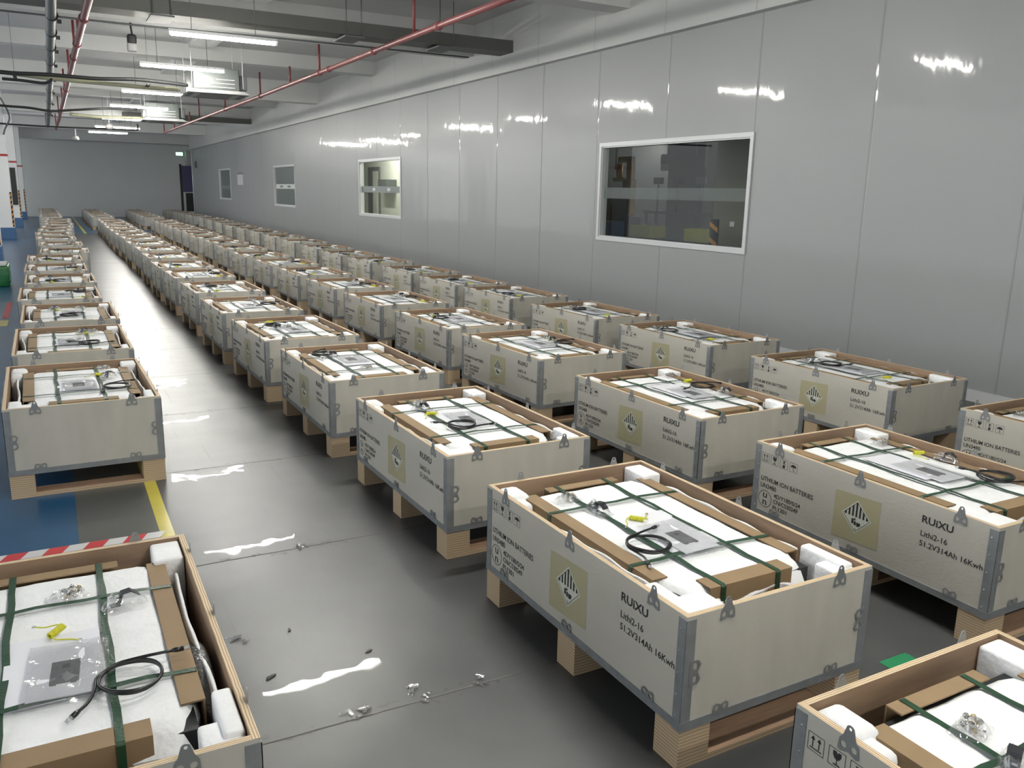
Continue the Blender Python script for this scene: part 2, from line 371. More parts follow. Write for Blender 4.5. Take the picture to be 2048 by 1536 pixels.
# ------------------------------------------------------------------ setting: floor, walls, ceiling
def struct(o): o['kind'] = 'structure'; return o
def floor():
    b = MB()
    xs = [-7, -0.01, 0.305, 0.36, 7.6]; ys = [-5, 29.8, 46]
    cell = {(0, 0): 'blue_floor', (1, 0): 'grey_floor', (2, 0): 'yellow_floor', (3, 0): 'steel_floor'}
    for i in range(4):
        for j in range(2):
            m = cell[(i, 0)] if j == 0 else 'blue_floor'
            x0, x1, y0, y1 = xs[i], xs[i+1], ys[j], ys[j+1]
            if j == 1 and i == 3:
                for a, c, mm in ((0.36, 0.90, 'blue_floor'), (0.90, 0.975, 'yellow_floor'), (0.975, 7.6, 'blue_floor')):
                    b.add([(a, y0, 0), (c, y0, 0), (c, y1, 0), (a, y1, 0)], [(0, 1, 2, 3)], mm)
            else: b.add([(x0, y0, 0), (x1, y0, 0), (x1, y1, 0), (x0, y1, 0)], [(0, 1, 2, 3)], m)
    b.box((-7, -5, -0.12), (7.6, 46, -0.002), 'grey_floor')
    return struct(b.obj('floor'))
floor()

WX = 6.10
WIN = [(6.42, 8.99, 0.98, 2.07), (15.95, 18.44, 0.99, 2.10), (24.12, 26.56, 1.03, 2.12), (33.70, 36.02, 1.09, 2.16)]
def right_wall():
    b = MB(); ys = [-5] + [v for w in WIN for v in (w[0], w[1])] + [43.0]
    for i in range(len(ys)-1):
        y0, y1 = ys[i], ys[i+1]
        if i % 2 == 0: b.box((WX, y0, 0), (WX+0.09, y1, 3.2), 'panel_low')
        else:
            w = WIN[i//2]; b.box((WX, y0, 0), (WX+0.09, y1, w[2]), 'panel_low'); b.box((WX, y0, w[3]), (WX+0.09, y1, 3.2), 'panel_low')
    struct(b.obj('wall_right'))
    b = MB(); b.box((WX-0.10, -5, 3.2), (WX+0.09, 43.0, 4.0), 'panel_up'); struct(b.obj('wall_right'))
    b = MB(); b.box((WX-0.012, -5, 0.0), (WX-0.0005, 43, 0.09), 'alu'); struct(b.obj('baseboard_right'))
right_wall()
def far_side():
    b = MB(); b.box((-7, 46, 0), (7.6, 46.1, 4.0), 'far_wall'); struct(b.obj('wall_back'))
    b = MB(); b.box((7.5, 43.0, 0), (7.6, 46, 4), 'far_wall'); b.box((6.19, 42.9, 0), (7.6, 43.0, 4), 'far_wall'); struct(b.obj('wall_recess'))
    b = MB(); b.box((-7, -5.1, 0), (7.6, -5, 4), 'white_paint'); struct(b.obj('wall_front'))
    b = MB(); b.box((-7, -5.1, 4.0), (7.6, 46.1, 4.1), 'ceiling'); struct(b.obj('ceiling'))
far_side()
# transverse and lengthwise ceiling beams
bi = 0
for y0, z0 in ((4.3, 3.76), (8.4, 3.56), (12.5, 3.55), (17.0, 3.75), (21.2, 3.53), (25.5, 3.77), (29.3, 3.55), (33.9, 3.77), (38.2, 3.60), (43.9, 3.45)):
    bi += 1; b = MB(); b.box((-7.0, y0, z0), (WX-0.10 if y0 < 43 else 7.5, y0+0.34, 4.0), 'beam'); o = b.obj('trim_%d' % bi); struct(o)
b = MB()
b.box((2.45, 4.64, 3.93), (2.86, 43.9, 4.0), 'white_paint'); struct(b.obj('trim_%d' % (bi+1)))
b = MB(); b.tube([(WX-0.02, 43.02, 0), (WX-0.02, 43.02, 3.64)], 0.035, 'alu', 10); struct(b.obj('trim_%d' % (bi+2)))

# windows
for i, (y0, y1, z0, z1) in enumerate(WIN):
    w = top('window_%d' % (i+1), (WX, (y0+y1)/2, z0)); w['kind'] = 'structure'
    hy = (y1-y0)/2; hz = z1-z0; f = 0.045
    b = MB()
    for (a, c) in (((-0.016, -hy-f, -f), (0.0, hy+f, 0.0)), ((-0.016, -hy-f, hz), (0, hy+f, hz+f)), ((-0.016, -hy-f, 0), (0, -hy, hz)), ((-0.016, hy, 0), (0, hy+f, hz))):
        b.box(a, c, 'alu')
    for (a, c) in (((0, -hy, 0), (0.09, hy, 0.014)), ((0, -hy, hz-0.014), (0.09, hy, hz)), ((0, -hy, 0.014), (0.09, -hy+0.014, hz-0.014)), ((0, hy-0.014, 0.014), (0.09, hy, hz-0.014))):
        b.box(a, c, 'alu')
    b.obj('window_frame', w)
    pm = 'glass' if i < 2 else 'blind'
    MB().box((0.045, -hy+0.014, 0.014), (0.051, hy-0.014, hz-0.014), pm).obj('pane', w)
    bm_ = ['frost', 'mid_strip', 'white_strip', 'mid_strip'][i]
    zc = 1.515-z0 if i != 2 else 1.56-z0
    b = MB().box((0.040, -hy+0.014, zc-0.065), (0.0445, hy-0.014, zc+0.065), bm_)
    if i in (1, 2):
        for yy in (-0.55, 0.35):
            b.box((0.0385, yy, zc-0.03), (0.040, yy+0.35 if i == 2 else yy+0.16, zc+0.03), 'mid_strip' if i == 2 else 'white_strip')
    b.obj('film_band', w)

# ------------------------------------------------------------------ rooms behind the windows
def rooms():
    b = MB()
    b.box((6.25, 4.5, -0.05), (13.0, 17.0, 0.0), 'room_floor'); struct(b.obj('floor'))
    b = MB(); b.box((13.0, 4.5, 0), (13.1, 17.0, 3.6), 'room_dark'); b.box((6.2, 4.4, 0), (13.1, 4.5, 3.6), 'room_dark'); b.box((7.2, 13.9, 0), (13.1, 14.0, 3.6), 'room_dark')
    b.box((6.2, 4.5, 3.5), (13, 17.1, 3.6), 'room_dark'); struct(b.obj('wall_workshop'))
    b = MB(); b.box((7.45, 7.2, 0), (7.6, 8.42, 3.5), 'room_beige'); struct(b.obj('wall_partition'))
    # second window: bright corridor
    b = MB(); b.box((8.5, 15.2, 0), (8.6, 30.0, 3.2), 'room_white'); b.box((6.2, 15.1, 0), (8.6, 15.2, 3.2), 'room_white'); b.box((6.2, 30, 0), (8.6, 30.1, 3.2), 'room_white')
    b.box((6.2, 15.2, 3.1), (8.6, 30, 3.2), 'room_white'); b.box((6.2, 15.2, -0.05), (8.6, 30, 0), 'room_floor'); struct(b.obj('wall_corridor'))
    d = top('door_1', (8.49, 24.3, 0)); d['kind'] = 'structure'
    MB().box((-0.03, -0.5, 0), (0, 0.52, 2.17), 'grey_machine').obj('door_frame', d)
    MB().box((-0.04, -0.40, 0.02), (-0.031, 0.06, 2.05), 'room_white').obj('door_leaf', d)
    MB().box((8.2, 22.5, 1.55), (8.49, 23.2, 1.80), 'ac_dark').obj('wall_box', None, label='dark box mounted on the corridor wall behind the third window from the far end', category='box')
rooms()
def inner_things():
    t = top('robot_arm', (9.0, 12.5, 0.0), label='orange robot arm standing inside the workshop, left part of the big window', category='robot')
    MB().rbox((-0.25, -0.2, 0), (0.25, 0.2, 1.15), 'ac_dark', 0.03).obj('pedestal', t)
    MB().rbox((-0.08, -0.25, 1.15), (0.08, 0.0, 1.78), 'robot', 0.04).obj('lower_arm', t)
    MB().rbox((-0.05, -0.22, 1.55), (0.05, -0.06, 2.16), 'robot', 0.03).rbox((-0.05, -0.22, 2.06), (0.05, 0.22, 2.16), 'robot', 0.03).obj('upper_arm', t)
    b = MB(); b.tube([(0, 0.18, 2.05), (0, 0.2, 1.9), (0, 0.16, 1.75)], [0.05, 0.06, 0.05], 'robot', 8); b.tube([(-0.02, 0.02, 1.77), (-0.02, 0.32, 1.77)], 0.035, 'bin', 8); b.obj('gripper', t)
    t = top('robot_arm', (9.0, 9.40, 0.0), label='orange robot arm behind beige partition, right part of the big window', category='robot')
    MB().rbox((-0.2, -0.12, 0), (0.2, 0.16, 1.2), 'ac_dark', 0.03).obj('pedestal', t)
    MB().rbox((-0.1, -0.08, 1.2), (0.1, 0.10, 2.0), 'robot', 0.03).rbox((-0.12, -0.14, 1.98), (0.12, 0.18, 2.24), 'robot', 0.04).obj('upper_arm', t)
    for (y, s_) in ((10.68, 'left'), (9.37, 'right')):
        t = top('plastic_bin', (8.15, y, 0), label='%s yellow bin on a stand in the workshop behind the big window' % s_, category='bin', group='yellow workshop bins')
        b = MB(); b.rbox((-0.15, -0.27, 0.86), (0.15, 0.27, 1.05), 'bin', 0.02); b.obj('bin_body', t)
        b = MB(); b.box((-0.15, -0.25, 0.82), (0.15, 0.25, 0.85), 'grey_machine')
        for dx in (-0.13, 0.10):
            for dy in (-0.23, 0.20): b.box((dx, dy, 0), (dx+0.03, dy+0.03, 0.82), 'grey_machine')
        b.obj('stand', t)
    MB().rbox((7.95, 11.42, 0.0), (8.25, 11.80, 1.08), 'blue_bin', 0.02).obj('storage_box', None, label='blue box in lower left corner of the big window', category='box')
    t = top('workbench', (9.5, 10.9, 0), label='long grey workbench inside the workshop behind big window', category='workbench')
    MB().box((-0.3, -1.3, 1.20), (-0.02, 1.3, 1.25), 'grey_machine').obj('bench_top', t)
    for dx in (-0.28, -0.07):
        for dy in (-1.28, 0, 1.24): MB().box((dx, dy, 0), (dx+0.04, dy+0.04, 1.2), 'grey_machine').obj('leg', t)
    t = top('cabinet', (8.5, 12.1, 0), label='tall black machine cabinet at left side of the big window', category='cabinet')
    MB().rbox((-0.25, -0.26, 0.75), (0.1, 0.22, 1.62), 'black', 0.02).obj('cabinet_body', t)
    MB().box((-0.22, -0.22, 0.0), (0.22, 0.22, 0.75), 'black').obj('base', t)
    t = top('hanging_sign', (9.0, 11.0, 2.1), label='rounded grey sign board hanging at top of big window', category='sign')
    MB().rbox((-0.02, -0.36, 0.04), (0.02, 0.36, 0.42), 'mid_strip', 0.018).obj('sign_board', t)
    MB().box((-0.024, -0.2, 0.22), (-0.021, 0.2, 0.27), 'ink').obj('lettering', t)
    MB().tube([(0, -0.2, 0.42), (0, -0.2, 1.4)], 0.012, 'alu', 6).tube([(0, 0.2, 0.42), (0, 0.2, 1.4)], 0.012, 'alu', 6).obj('hanger', t)
    t = top('hanging_sign', (10.0, 12.58, 1.95), label='blue and white sign hanging beyond the workshop pipes', category='sign')
    MB().rbox((-0.02, -0.22, 0.0), (0.02, 0.22, 0.30), 'white_strip', 0.018).obj('sign_board', t)
    MB().box((-0.024, -0.21, 0.12), (-0.021, 0.21, 0.27), 'blue_paint').obj('blue_band', t)
    MB().tube([(0, 0, 0.3), (0, 0, 1.5)], 0.01, 'alu', 6).obj('hanger', t)
    b = MB().box((9.5, 11.0, 0), (9.95, 11.95, 3.5), 'grey_machine'); b.obj('pillar', None, label='grey square pillar in the middle of the workshop behind the big window', category='pillar')
    for y, nm in ((12.95, 'first'), (12.55, 'second'), (10.2, 'third'), (8.95, 'fourth')):
        MB().tube([(8.2, y*0.93, 1.9), (8.2, y*0.93, 3.5)], 0.016, 'alu', 8).obj('drop_pipe', None, label='%s thin bright vertical pipe from the left inside big window' % nm, category='pipe', group='thin vertical pipes in the workshop')
    for y, nm in ((10.5, 'right'), (11.56, 'left'), (11.06, 'middle')):
        t = top('monitor', (9.0, y, 1.69), rz=0, label='%s monitor above the workshop bench behind big window' % nm, category='monitor', group='workshop monitors')
        MB().rbox((-0.02, -0.12, 0), (0.02, 0.12, 0.11), 'ac_panel' if nm == 'right' else 'black', 0.01).obj('screen', t)
        MB().box((-0.01, -0.01, -0.44), (0.01, 0.01, 0), 'black').obj('stand', t)
    # corner guard on the partition
    t = top('corner_guard', (7.44, 8.36, 0.0), label='black and orange striped guard on the partition edge in big window', category='guard')
    MB().box((-0.01, -0.07, 0.0), (0, 0.08, 1.22), 'black').obj('guard_strip', t)
    b = MB()
    for k in range(6):
        z = 0.1+k*0.19; b.add([(-0.012, -0.07, z), (-0.012, 0.08, z+0.08), (-0.012, 0.08, z+0.14), (-0.012, -0.07, z+0.06)], [(0, 1, 2, 3)], 'orange')
    b.obj('stripes', t)
    MB().box((7.43, 8.0, 1.14), (7.45, 8.08, 1.20), 'white_strip').obj('switch_plate', None, label='small white switch plate on beige partition, in big window', category='switch')
inner_things()
def inner_lamp(x, y, z, s, label, r=0.014, L=0.9, along='y'):
    t = top('tube_lamp', (x, y, z), label=label, category='lamp')
    e = (0, L/2, 0) if along == 'y' else (L/2, 0, 0)
    MB().tube([tuple(-k for k in e), e], r, s, 10).obj('tube', t)
    MB().box((-0.03 if along == 'y' else -L/2, -L/2 if along == 'y' else -0.03, 0.018), (0.03 if along == 'y' else L/2, L/2 if along == 'y' else 0.03, 0.05), 'alu').obj('housing', t)
M['tube_dim'] = emit('workshop_tube', (1, 0.98, 0.93), 28.0)
M['tube_bright'] = emit('corridor_tube', (1, 0.99, 0.90), 110.0)
inner_lamp(11.0, 13.3, 2.45, 'tube_dim', 'upper ceiling tube lamp inside the dark workshop')
inner_lamp(11.0, 12.8, 2.18, 'tube_dim', 'lower ceiling tube lamp inside the dark workshop', L=0.7)
inner_lamp(10.0, 8.5, 3.2, 'tube_dim', 'tube lamp above the right side of the workshop', L=1.2)
inner_lamp(7.4, 22.0, 2.95, 'tube_bright', 'bright tube lamp in the corridor behind third window', L=1.2)
inner_lamp(7.4, 17.5, 2.95, 'tube_bright', 'bright tube lamp in the corridor close to near end', L=1.2)

# ------------------------------------------------------------------ ceiling services
LX = 1.98
LAMPS = [-1.7, 0.9, 3.9, 7.4, 10.87, 14.34, 17.9, 21.4, 24.6, 28.2, 32.6]  # lamps from behind the camera to the second crates are added, unseen, as fill
for i, y in enumerate(LAMPS):
    z = [3.2, 3.2, 3.2, 3.20, 3.18, 3.24, 3.19, 3.20, 3.14, 3.14, 3.22][i]
    nm = ['added out of view behind the camera', 'added out of view above the camera', 'added out of view over the second crates', 'just above the photo edge', 'largest in view, just behind the grey cable tray', 'second in view, in front of the near air conditioner', 'third in view, left of the near air conditioner',
          'fourth in view, left of far air conditioner', 'fifth in view, below the far air conditioner', 'sixth in view', 'last one before the far wall'][i]
    t = top('tube_lamp', (LX, y, z), label='hanging tube lamp, %s' % nm, category='lamp', group='hanging tube lamps over the aisle')
    MB().tube([(-0.585, 0, 0), (0.585, 0, 0)], 0.0165, 'tube', 12).obj('tube', t)
    MB().box((-0.61, -0.055, 0.018), (0.61, 0.055, 0.030), 'alu').box((-0.61, -0.028, 0.03), (0.61, 0.028, 0.055), 'alu').box((-0.612, -0.022, -0.018), (-0.588, 0.022, 0.02), 'alu').box((0.588, -0.022, -0.018), (0.612, 0.022, 0.02), 'alu').obj('housing', t)
    for dx in (-0.36, 0.36): MB().tube([(dx, 0, 0.052), (dx, 0, 4.0-z)], 0.004, 'conduit', 5).obj('hanging_wire', t)
# cable tray
b = MB(); b.box((-6.9, 11.2, 3.44), (WX-0.10, 11.6, 3.60), 'duct'); b.obj('cable_tray', None, label='long dark grey box tray crossing under the ceiling', category='cable tray')
b = MB(); b.box((2.2, 29.0, 3.52), (WX-0.10, 29.3, 3.66), 'duct'); b.obj('cable_tray', None, label='short grey box tray near the far end of the ceiling', category='cable tray')
for x in (1.25, 3.55, 4.85):
    b = MB(); b.tube([(x, 11.15, 3.42), (x, 11.15, 4.0)], 0.006, 'conduit', 5); b.tube([(x+0.2, 11.15, 3.42), (x+0.2, 11.15, 4.0)], 0.006, 'conduit', 5); b.box((x-0.03, 11.12, 3.40), (x+0.23, 11.62, 3.42), 'conduit')
    b.obj('tray_hanger', None, label={1.25: 'left', 3.55: 'middle', 4.85: 'right'}[x]+' wire hanger under the long grey cable tray', category='hanger', group='hangers of the long cable tray')
# red sprinkler pipes
def pipe_with_branches(name, pts, r, m, label, drops, couplings):
    t = top(name, (pts[0][0], pts[0][1], pts[0][2]), label=label, category='pipe'); o = Vector(pts[0])
    MB().tube([Vector(p)-o for p in pts], r, m, 12).obj('pipe_run', t)
    def at(y):
        for a, c in zip(pts, pts[1:]):
            if a[1] <= y <= c[1]:
                k = (y-a[1])/(c[1]-a[1]); return Vector(a).lerp(Vector(c), k)-o
        return Vector(pts[-1])-o
    for y, h in drops:
        p = at(y); MB().tube([p+Vector((0, 0, r*0.5)), p+Vector((0, 0, h))], 0.017, 'dark_red', 8).obj('riser', t)
    for y in couplings:
        p = at(y); d = Vector((0, 0.04, 0)); MB().tube([p-d, p+d], r*1.35, m, 12).obj('coupling', t)
    return t
pipe_with_branches('sprinkler_pipe', [(4.05, 5.0, 3.28), (3.98, 9.0, 3.28), (3.94, 13.75, 3.28), (3.90, 18, 3.28), (3.83, 22, 3.28), (3.75, 27, 3.28), (3.68, 32, 3.28)], 0.034, 'red_pipe',
    'red sprinkler pipe running along right side of the ceiling', [(9.9, 0.7), (13.8, 0.45), (15.6, 0.3), (17.9, 0.45), (21.4, 0.45), (24.9, 0.7), (26.5, 0.3), (29.5, 0.7), (31.9, 0.7)], [9.2, 11.3, 13.3, 13.8, 17.9, 21.4])
pipe_with_branches('sprinkler_pipe', [(0.53, 5.0, 3.3), (0.53, 10.2, 3.3), (0.51, 14, 3.3), (0.50, 18.4, 3.3), (0.47, 28.6, 3.3), (0.43, 33.3, 3.3)], 0.042, 'red_pipe',
    'red sprinkler pipe running along left side of the ceiling', [(12.6, 0.22), (14.0, 0.42), (17.0, 0.42), (20.5, 0.5), (23.0, 0.42), (28, 0.6), (32.5, 0.6)], [11.2, 13.2, 14.6, 17.6, 19.5])
b = MB(); b.tube([(0.20, 5.0, 3.3), (0.20, 10, 3.3), (0.21, 18, 3.29), (0.205, 25, 3.3), (0.19, 31.8, 3.3)], 0.055, 'conduit', 12)
t = top('conduit_bundle', (0, 0, 0), label='thick dark grey conduit along the ceiling beside left red pipe', category='conduit')
b.obj('conduit', t)
for y in (11.2, 12.4, 13.7, 15.3, 17.4, 19.8, 22.5, 26): MB().tube([(0.21, y-0.02, 3.3), (0.21, y+0.02, 3.3)], 0.066, 'hose', 10).box((0.255, y-0.02, 3.22), (0.30, y+0.02, 3.26), 'hose').obj('clamp', t)
MB().tube([(0.16, 31.5, 3.3), (0.16, 31.5, 4.0)], 0.03, 'conduit', 8).obj('riser', t)
# air conditioners
def air_con(x, y, z, label, tint):
    t = top('air_conditioner', (x, y, z), label=label, category='air conditioner', group='ceiling cassette air conditioners')
    MB().rbox((-0.40, -0.40, 0.06), (0.33, 0.40, 0.40), tint, 0.02).obj('casing', t)
    b = MB(); b.add([(-0.50, -0.48, 0), (0.48, -0.48, 0), (0.48, 0.48, 0), (-0.50, 0.48, 0), (-0.42, -0.41, 0.06), (0.40, -0.41, 0.06), (0.40, 0.41, 0.06), (-0.42, 0.41, 0.06)],
        [(0, 3, 2, 1), (4, 5, 6, 7), (0, 1, 5, 4), (1, 2, 6, 5), (2, 3, 7, 6), (3, 0, 4, 7)], 'ac_panel'); b.obj('face_panel', t)
    for (a, c) in (((-0.30, -0.44), (0.28, -0.36)), ((-0.30, 0.36), (0.28, 0.44)), ((-0.46, -0.28), (-0.38, 0.28)), ((0.36, -0.28), (0.44, 0.28))):
        MB().box((a[0], a[1], -0.006), (c[0], c[1], 0.001), 'ac_dark').obj('air_outlet', t)
    MB().box((-0.27, -0.27, -0.004), (0.25, 0.27, 0.001), 'grey_machine').obj('intake_grille', t)
    MB().rbox((0.335, -0.30, 0.08), (0.47, 0.20, 0.32), 'ac_dark', 0.02).obj('pump_box', t)
    for dx, dy in ((-0.42, -0.42), (0.38, -0.42), (-0.42, 0.42), (0.38, 0.42)): MB().tube([(dx, dy, 0.1), (dx, dy, 4.0-z)], 0.005, 'alu', 5).obj('hanging_rod', t)
    b = MB()
    for k in range(3): b.box((-0.24+k*0.1, -0.408, 0.10+k*0.06), (0.25, -0.402, 0.108+k*0.06), 'alu')
    b.obj('casing_rib', t)
air_con(2.62, 15.45, 2.98, 'ceiling cassette air conditioner, the near one with a white panel', 'ac')
air_con(2.58, 22.5, 2.99, 'ceiling cassette air conditioner, the far one behind the lamps', 'ac')
# hoses
def hose(pts, r, m, label, n=8, cat='hose'):
    pts = [Vector(p) for p in pts]; o = pts[0]; sm = []
    for i in range(len(pts)-1):
        p0, p1, p2, p3 = pts[max(i-1, 0)], pts[i], pts[i+1], pts[min(i+2, len(pts)-1)]
        for k in range(6):
            t = k/6; sm.append(0.5*((2*p1)+(p2-p0)*t+(2*p0-5*p1+4*p2-p3)*t*t+(3*p1-p0-3*p2+p3)*t**3))
    sm.append(pts[-1])
    return MB().tube([p-o for p in sm], r, m, n).obj('pipe_run' if cat == 'pipe' else 'insulated_hose', None, loc=o, label=label, category=cat)
hose([(-6.9, 15.0, 3.12), (-3, 15.0, 3.06), (-1.38, 15.0, 3.10), (-0.45, 15.0, 3.06), (0.16, 15.0, 3.075), (0.8, 15.0, 3.07), (1.35, 15.0, 3.10), (1.78, 15.0, 3.09), (2.14, 15.1, 3.08)], 0.028, 'hose', 'black insulated hose sagging towards the near air conditioner')
hose([(-0.45, 15.2, 2.99), (-0.2, 15.2, 2.985), (0.10, 15.2, 2.97), (0.2, 15.1, 3.02)], 0.022, 'hose', 'thin black hose hanging under the thick hose by left conduit')
hose([(-6.9, 15.35, 3.14), (-3, 15.35, 3.10), (-1.38, 15.35, 3.12), (-0.45, 15.35, 3.10), (0.2, 15.35, 3.06), (1.1, 15.35, 3.04), (1.6, 15.35, 3.03), (2.06, 15.4, 3.04)], 0.032, 'foam_pipe', 'yellowish insulated pipe behind the black hose', cat='pipe')
hose([(-6.9, 22, 3.15), (-3, 22, 3.1), (-1.38, 22, 3.13), (-0.6, 22, 3.11), (-0.2, 22, 3.10), (0.2, 22, 3.06), (0.6, 22, 3.10), (1.2, 22, 3.17), (1.6, 22.2, 3.21), (2.0, 22.3, 3.22)], 0.026, 'hose', 'black insulated hose leading to the far air conditioner')
hose([(0.6, 22.6, 3.06), (1.2, 22.6, 3.03), (2.2, 22.6, 3.06)], 0.035, 'foam_pipe', 'pale insulated pipe leading to the far air conditioner', cat='pipe')
hose([(-6.9, 27.0, 3.03), (-1.38, 27.0, 3.03), (-0.8, 27.0, 3.02), (0.2, 27.0, 3.01), (1.44, 27.0, 3.02), (2.33, 27.0, 3.03), (2.41, 27.0, 3.08), (2.41, 27.0, 3.2)], 0.022, 'hose', 'black pipe with upturned end, the farthest of the ceiling hoses')
hose([(-6.9, 12.46, 3.50), (-1, 12.46, 3.50), (1.1, 12.46, 3.49), (3.0, 12.46, 3.51), (5.9, 12.46, 3.52)], 0.012, 'conduit', 'thin grey cable running along the beam behind the tray', cat='cable')
for x in (-0.28, 1.55): MB().tube([(x, 15.03, 3.08), (x, 15.03, 4.0)], 0.003, 'conduit', 5).box((x-0.025, 14.98, 3.03), (x+0.025, 15.4, 3.05), 'hose').obj('hose_hanger', None, label='wire hanger holding the near black hose, %s one' % ('left' if x < 0 else 'right'), category='hanger', group='hose hangers')
# hanging speaker / detector units
t = top('hanging_sensor', (1.14, 12.7, 3.55), label='black and white unit hanging from the beam left of largest lamp', category='sensor')
MB().tube([(0, 0, 0), (0, 0, -0.05), (0.01, 0, -0.14)], 0.012, 'hose', 8).obj('stem', t)
MB().rbox((-0.055, -0.05, -0.27), (0.06, 0.05, -0.14), 'hose', 0.03).obj('cap', t)
MB().rbox((-0.06, -0.055, -0.36), (0.065, 0.055, -0.25), 'ac_panel', 0.025).obj('body', t)
def dome(x, y, z, label, m):
    t = top('dome_camera', (x, y, z), label=label, category='camera')
    MB().tube([(0, 0, 0), (0, 0, 0.04), (0, 0, 4.0-z)], [0.012, 0.012, 0.012], 'alu', 8).obj('stem', t)
    MB().tube([(0, 0, 0.05), (0, 0, 0.0), (0, 0, -0.06), (0, 0, -0.10)], [0.05, 0.10, 0.11, 0.06], m, 14).obj('dome', t)
dome(1.0, 33.0, 3.05, 'white dome camera hanging before the far wall', 'ac_panel')
dome(1.62, 26.0, 3.06, 'white dome camera below the far lamps', 'ac_panel')
MB().tube([(-0.35, 10.8, 3.33), (-0.30, 10.8, 3.40), (-0.25, 10.8, 3.5)], 0.02, 'hose', 8).box((-0.42, 10.77, 3.28), (-0.28, 10.83, 3.34), 'alu').obj('wire_clamp', None, label='small dark clamp hanging from the tray, upper left corner', category='clamp')

# ------------------------------------------------------------------ columns on the left
COLS = [(18.9, 'nearest'), (27.1, 'second'), (35.0, 'third'), (43.0, 'farthest')]
for i, (y, nm) in enumerate(COLS):
    t = top('column', (-1.175, y+0.3, 0), label='white square column with blue foot on the left side, %s' % nm, category='column', group='white columns on the left')
    MB().box((-0.3, -0.3, 0.30), (0.3, 0.3, 4.0), 'white_paint').obj('shaft', t)
    MB().box((-0.306, -0.306, 0), (0.306, 0.306, 0.30), 'blue_paint').obj('painted_foot', t)
    MB().box((-0.303, -0.303, 2.19), (0.303, 0.303, 2.25), 'red_line').obj('painted_line', t)
    g_ = MB().box((0.26, -0.304, 0.32), (0.304, -0.26, 1.25), 'black').obj('corner_guard', t)
    b = MB()
    for k in range(7):
        z = 0.34+k*0.13
        b.add([(0.258, -0.3055, z), (0.3055, -0.3055, z+0.045), (0.3055, -0.3055, z+0.105), (0.258, -0.3055, z+0.06)], [(0, 1, 2, 3)], 'orange')
        b.add([(0.3055, -0.3055, z+0.045), (0.3055, -0.26, z), (0.3055, -0.26, z+0.06), (0.3055, -0.3055, z+0.105)], [(0, 1, 2, 3)], 'orange')
    b.obj('guard_stripe', t)
    if i == 2: MB().box((-0.10, -0.33, 0.75), (0.24, -0.306, 2.02), 'black').obj('notice_board', t)
hose([(-1.1, 26.9, 4.0), (-0.85, 26.9, 3.6), (-0.72, 26.95, 3.2), (-0.85, 27.0, 2.9), (-0.90, 27.05, 2.75)], 0.02, 'conduit', 'grey cable looping down the top of second white column', cat='cable')
# left-hand box on the floor
t = top('storage_box', (-0.92, 14.65, 0), label='green plastic box on the floor at left photo edge', category='box')
MB().rbox((-0.32, -0.3, 0.0), (0.32, 0.3, 0.30), 'green_box', 0.02).obj('box_body', t)
b = MB()
for k in range(3): b.box((-0.325, -0.305, 0.08+k*0.08), (0.325, 0.305, 0.095+k*0.08), 'green_box')
b.obj('rim', t)
MB().box((-1.20, 14.36, 0.305), (-0.635, 14.92, 0.330), 'tape_white').obj('board', None, label='white board lying on top of the green box', category='board')
# far right: exit sign, door
t = top('exit_sign', (5.92, 45.9, 3.0), label='small green lit exit sign at far right corner', category='sign')
MB().box((-0.17, 0, 0), (0.17, 0.08, 0.17), 'alu').obj('sign_case', t)
MB().box((-0.155, -0.004, 0.012), (0.155, 0.0, 0.158), 'exit').obj('lit_face', t)
d = top('door_2', (6.5, 45.98, 0)); d['kind'] = 'structure'
MB().box((-0.62, -0.05, 0), (-0.52, 0, 2.6), 'black').box((-0.52, -0.04, 2.55), (0.6, 0, 2.65), 'alu').obj('door_frame', d)
MB().box((-0.5, -0.03, 1.25), (0.55, 0, 2.52), 'purple').obj('door_curtain', d)
MB().box((-0.5, -0.03, 0), (-0.40, 0, 1.2), 'alu').box((-0.38, -0.03, 0.3), (0.5, 0, 1.2), 'black').obj('door_leaf', d)
MB().rbox((6.17, 45.6, 2.55), (6.62, 45.95, 3.25), 'ac_panel', 0.03).obj('wall_cabinet', None, label='pale box mounted high on the far wall beside the exit sign', category='box')
t = top('notice_board', (WX-0.012, 31.8, 1.60), label='small white notice holder on the wall between the two far windows', category='notice')
MB().box((0, -0.48, 0), (0.012, 0.48, 0.36), 'tape_white').obj('sheet', t); MB().box((-0.002, -0.48, 0.37), (0.012, 0.48, 0.43), 'grey_machine').obj('header', t)
MB().box((WX-0.03, 41.7, 2.35), (WX, 42.2, 2.65), 'ac_dark').obj('wall_box', None, label='small dark box on the wall near its far end', category='box')

# ------------------------------------------------------------------ floor markings and scraps
b = MB()
n = 0; x = -1.2
while x < 0.30:
    m = 'tape_red' if n % 2 == 0 else 'tape_white'; x1 = min(x+0.075, 0.30)
    b.add([(x, 3.69, 0.0012), (x1, 3.69, 0.0012), (x1+0.03, 3.76, 0.0012), (x+0.03, 3.76, 0.0012)], [(0, 1, 2, 3)], m); x = x1; n += 1
b.obj('hazard_tape', None, label='red and white striped tape on the floor behind the near left crate', category='tape')
MB().box((2.42, 3.57, 0), (2.78, 3.63, 0.0015), 'yellow_floor').obj('floor_tape', None, label='yellow tape strip on the floor between the near crates', category='tape')
MB().box((-0.57, 10.9, 0), (-0.51, 12.4, 0.0015), 'tape_red').obj('floor_tape', None, label='short red line on the blue floor at the left photo edge', category='tape')
MB().box((-0.60, 10.3, 0), (-0.50, 10.75, 0.0015), 'yellow_floor').obj('floor_tape', None, label='short yellow mark on the blue floor at the left photo edge', category='tape')
MB().box((2.27, 1.56, 0), (2.40, 1.61, 0.0015), 'green_tape').obj('floor_tape', None, label='green tape scrap on the floor right of the big front crate', category='tape')
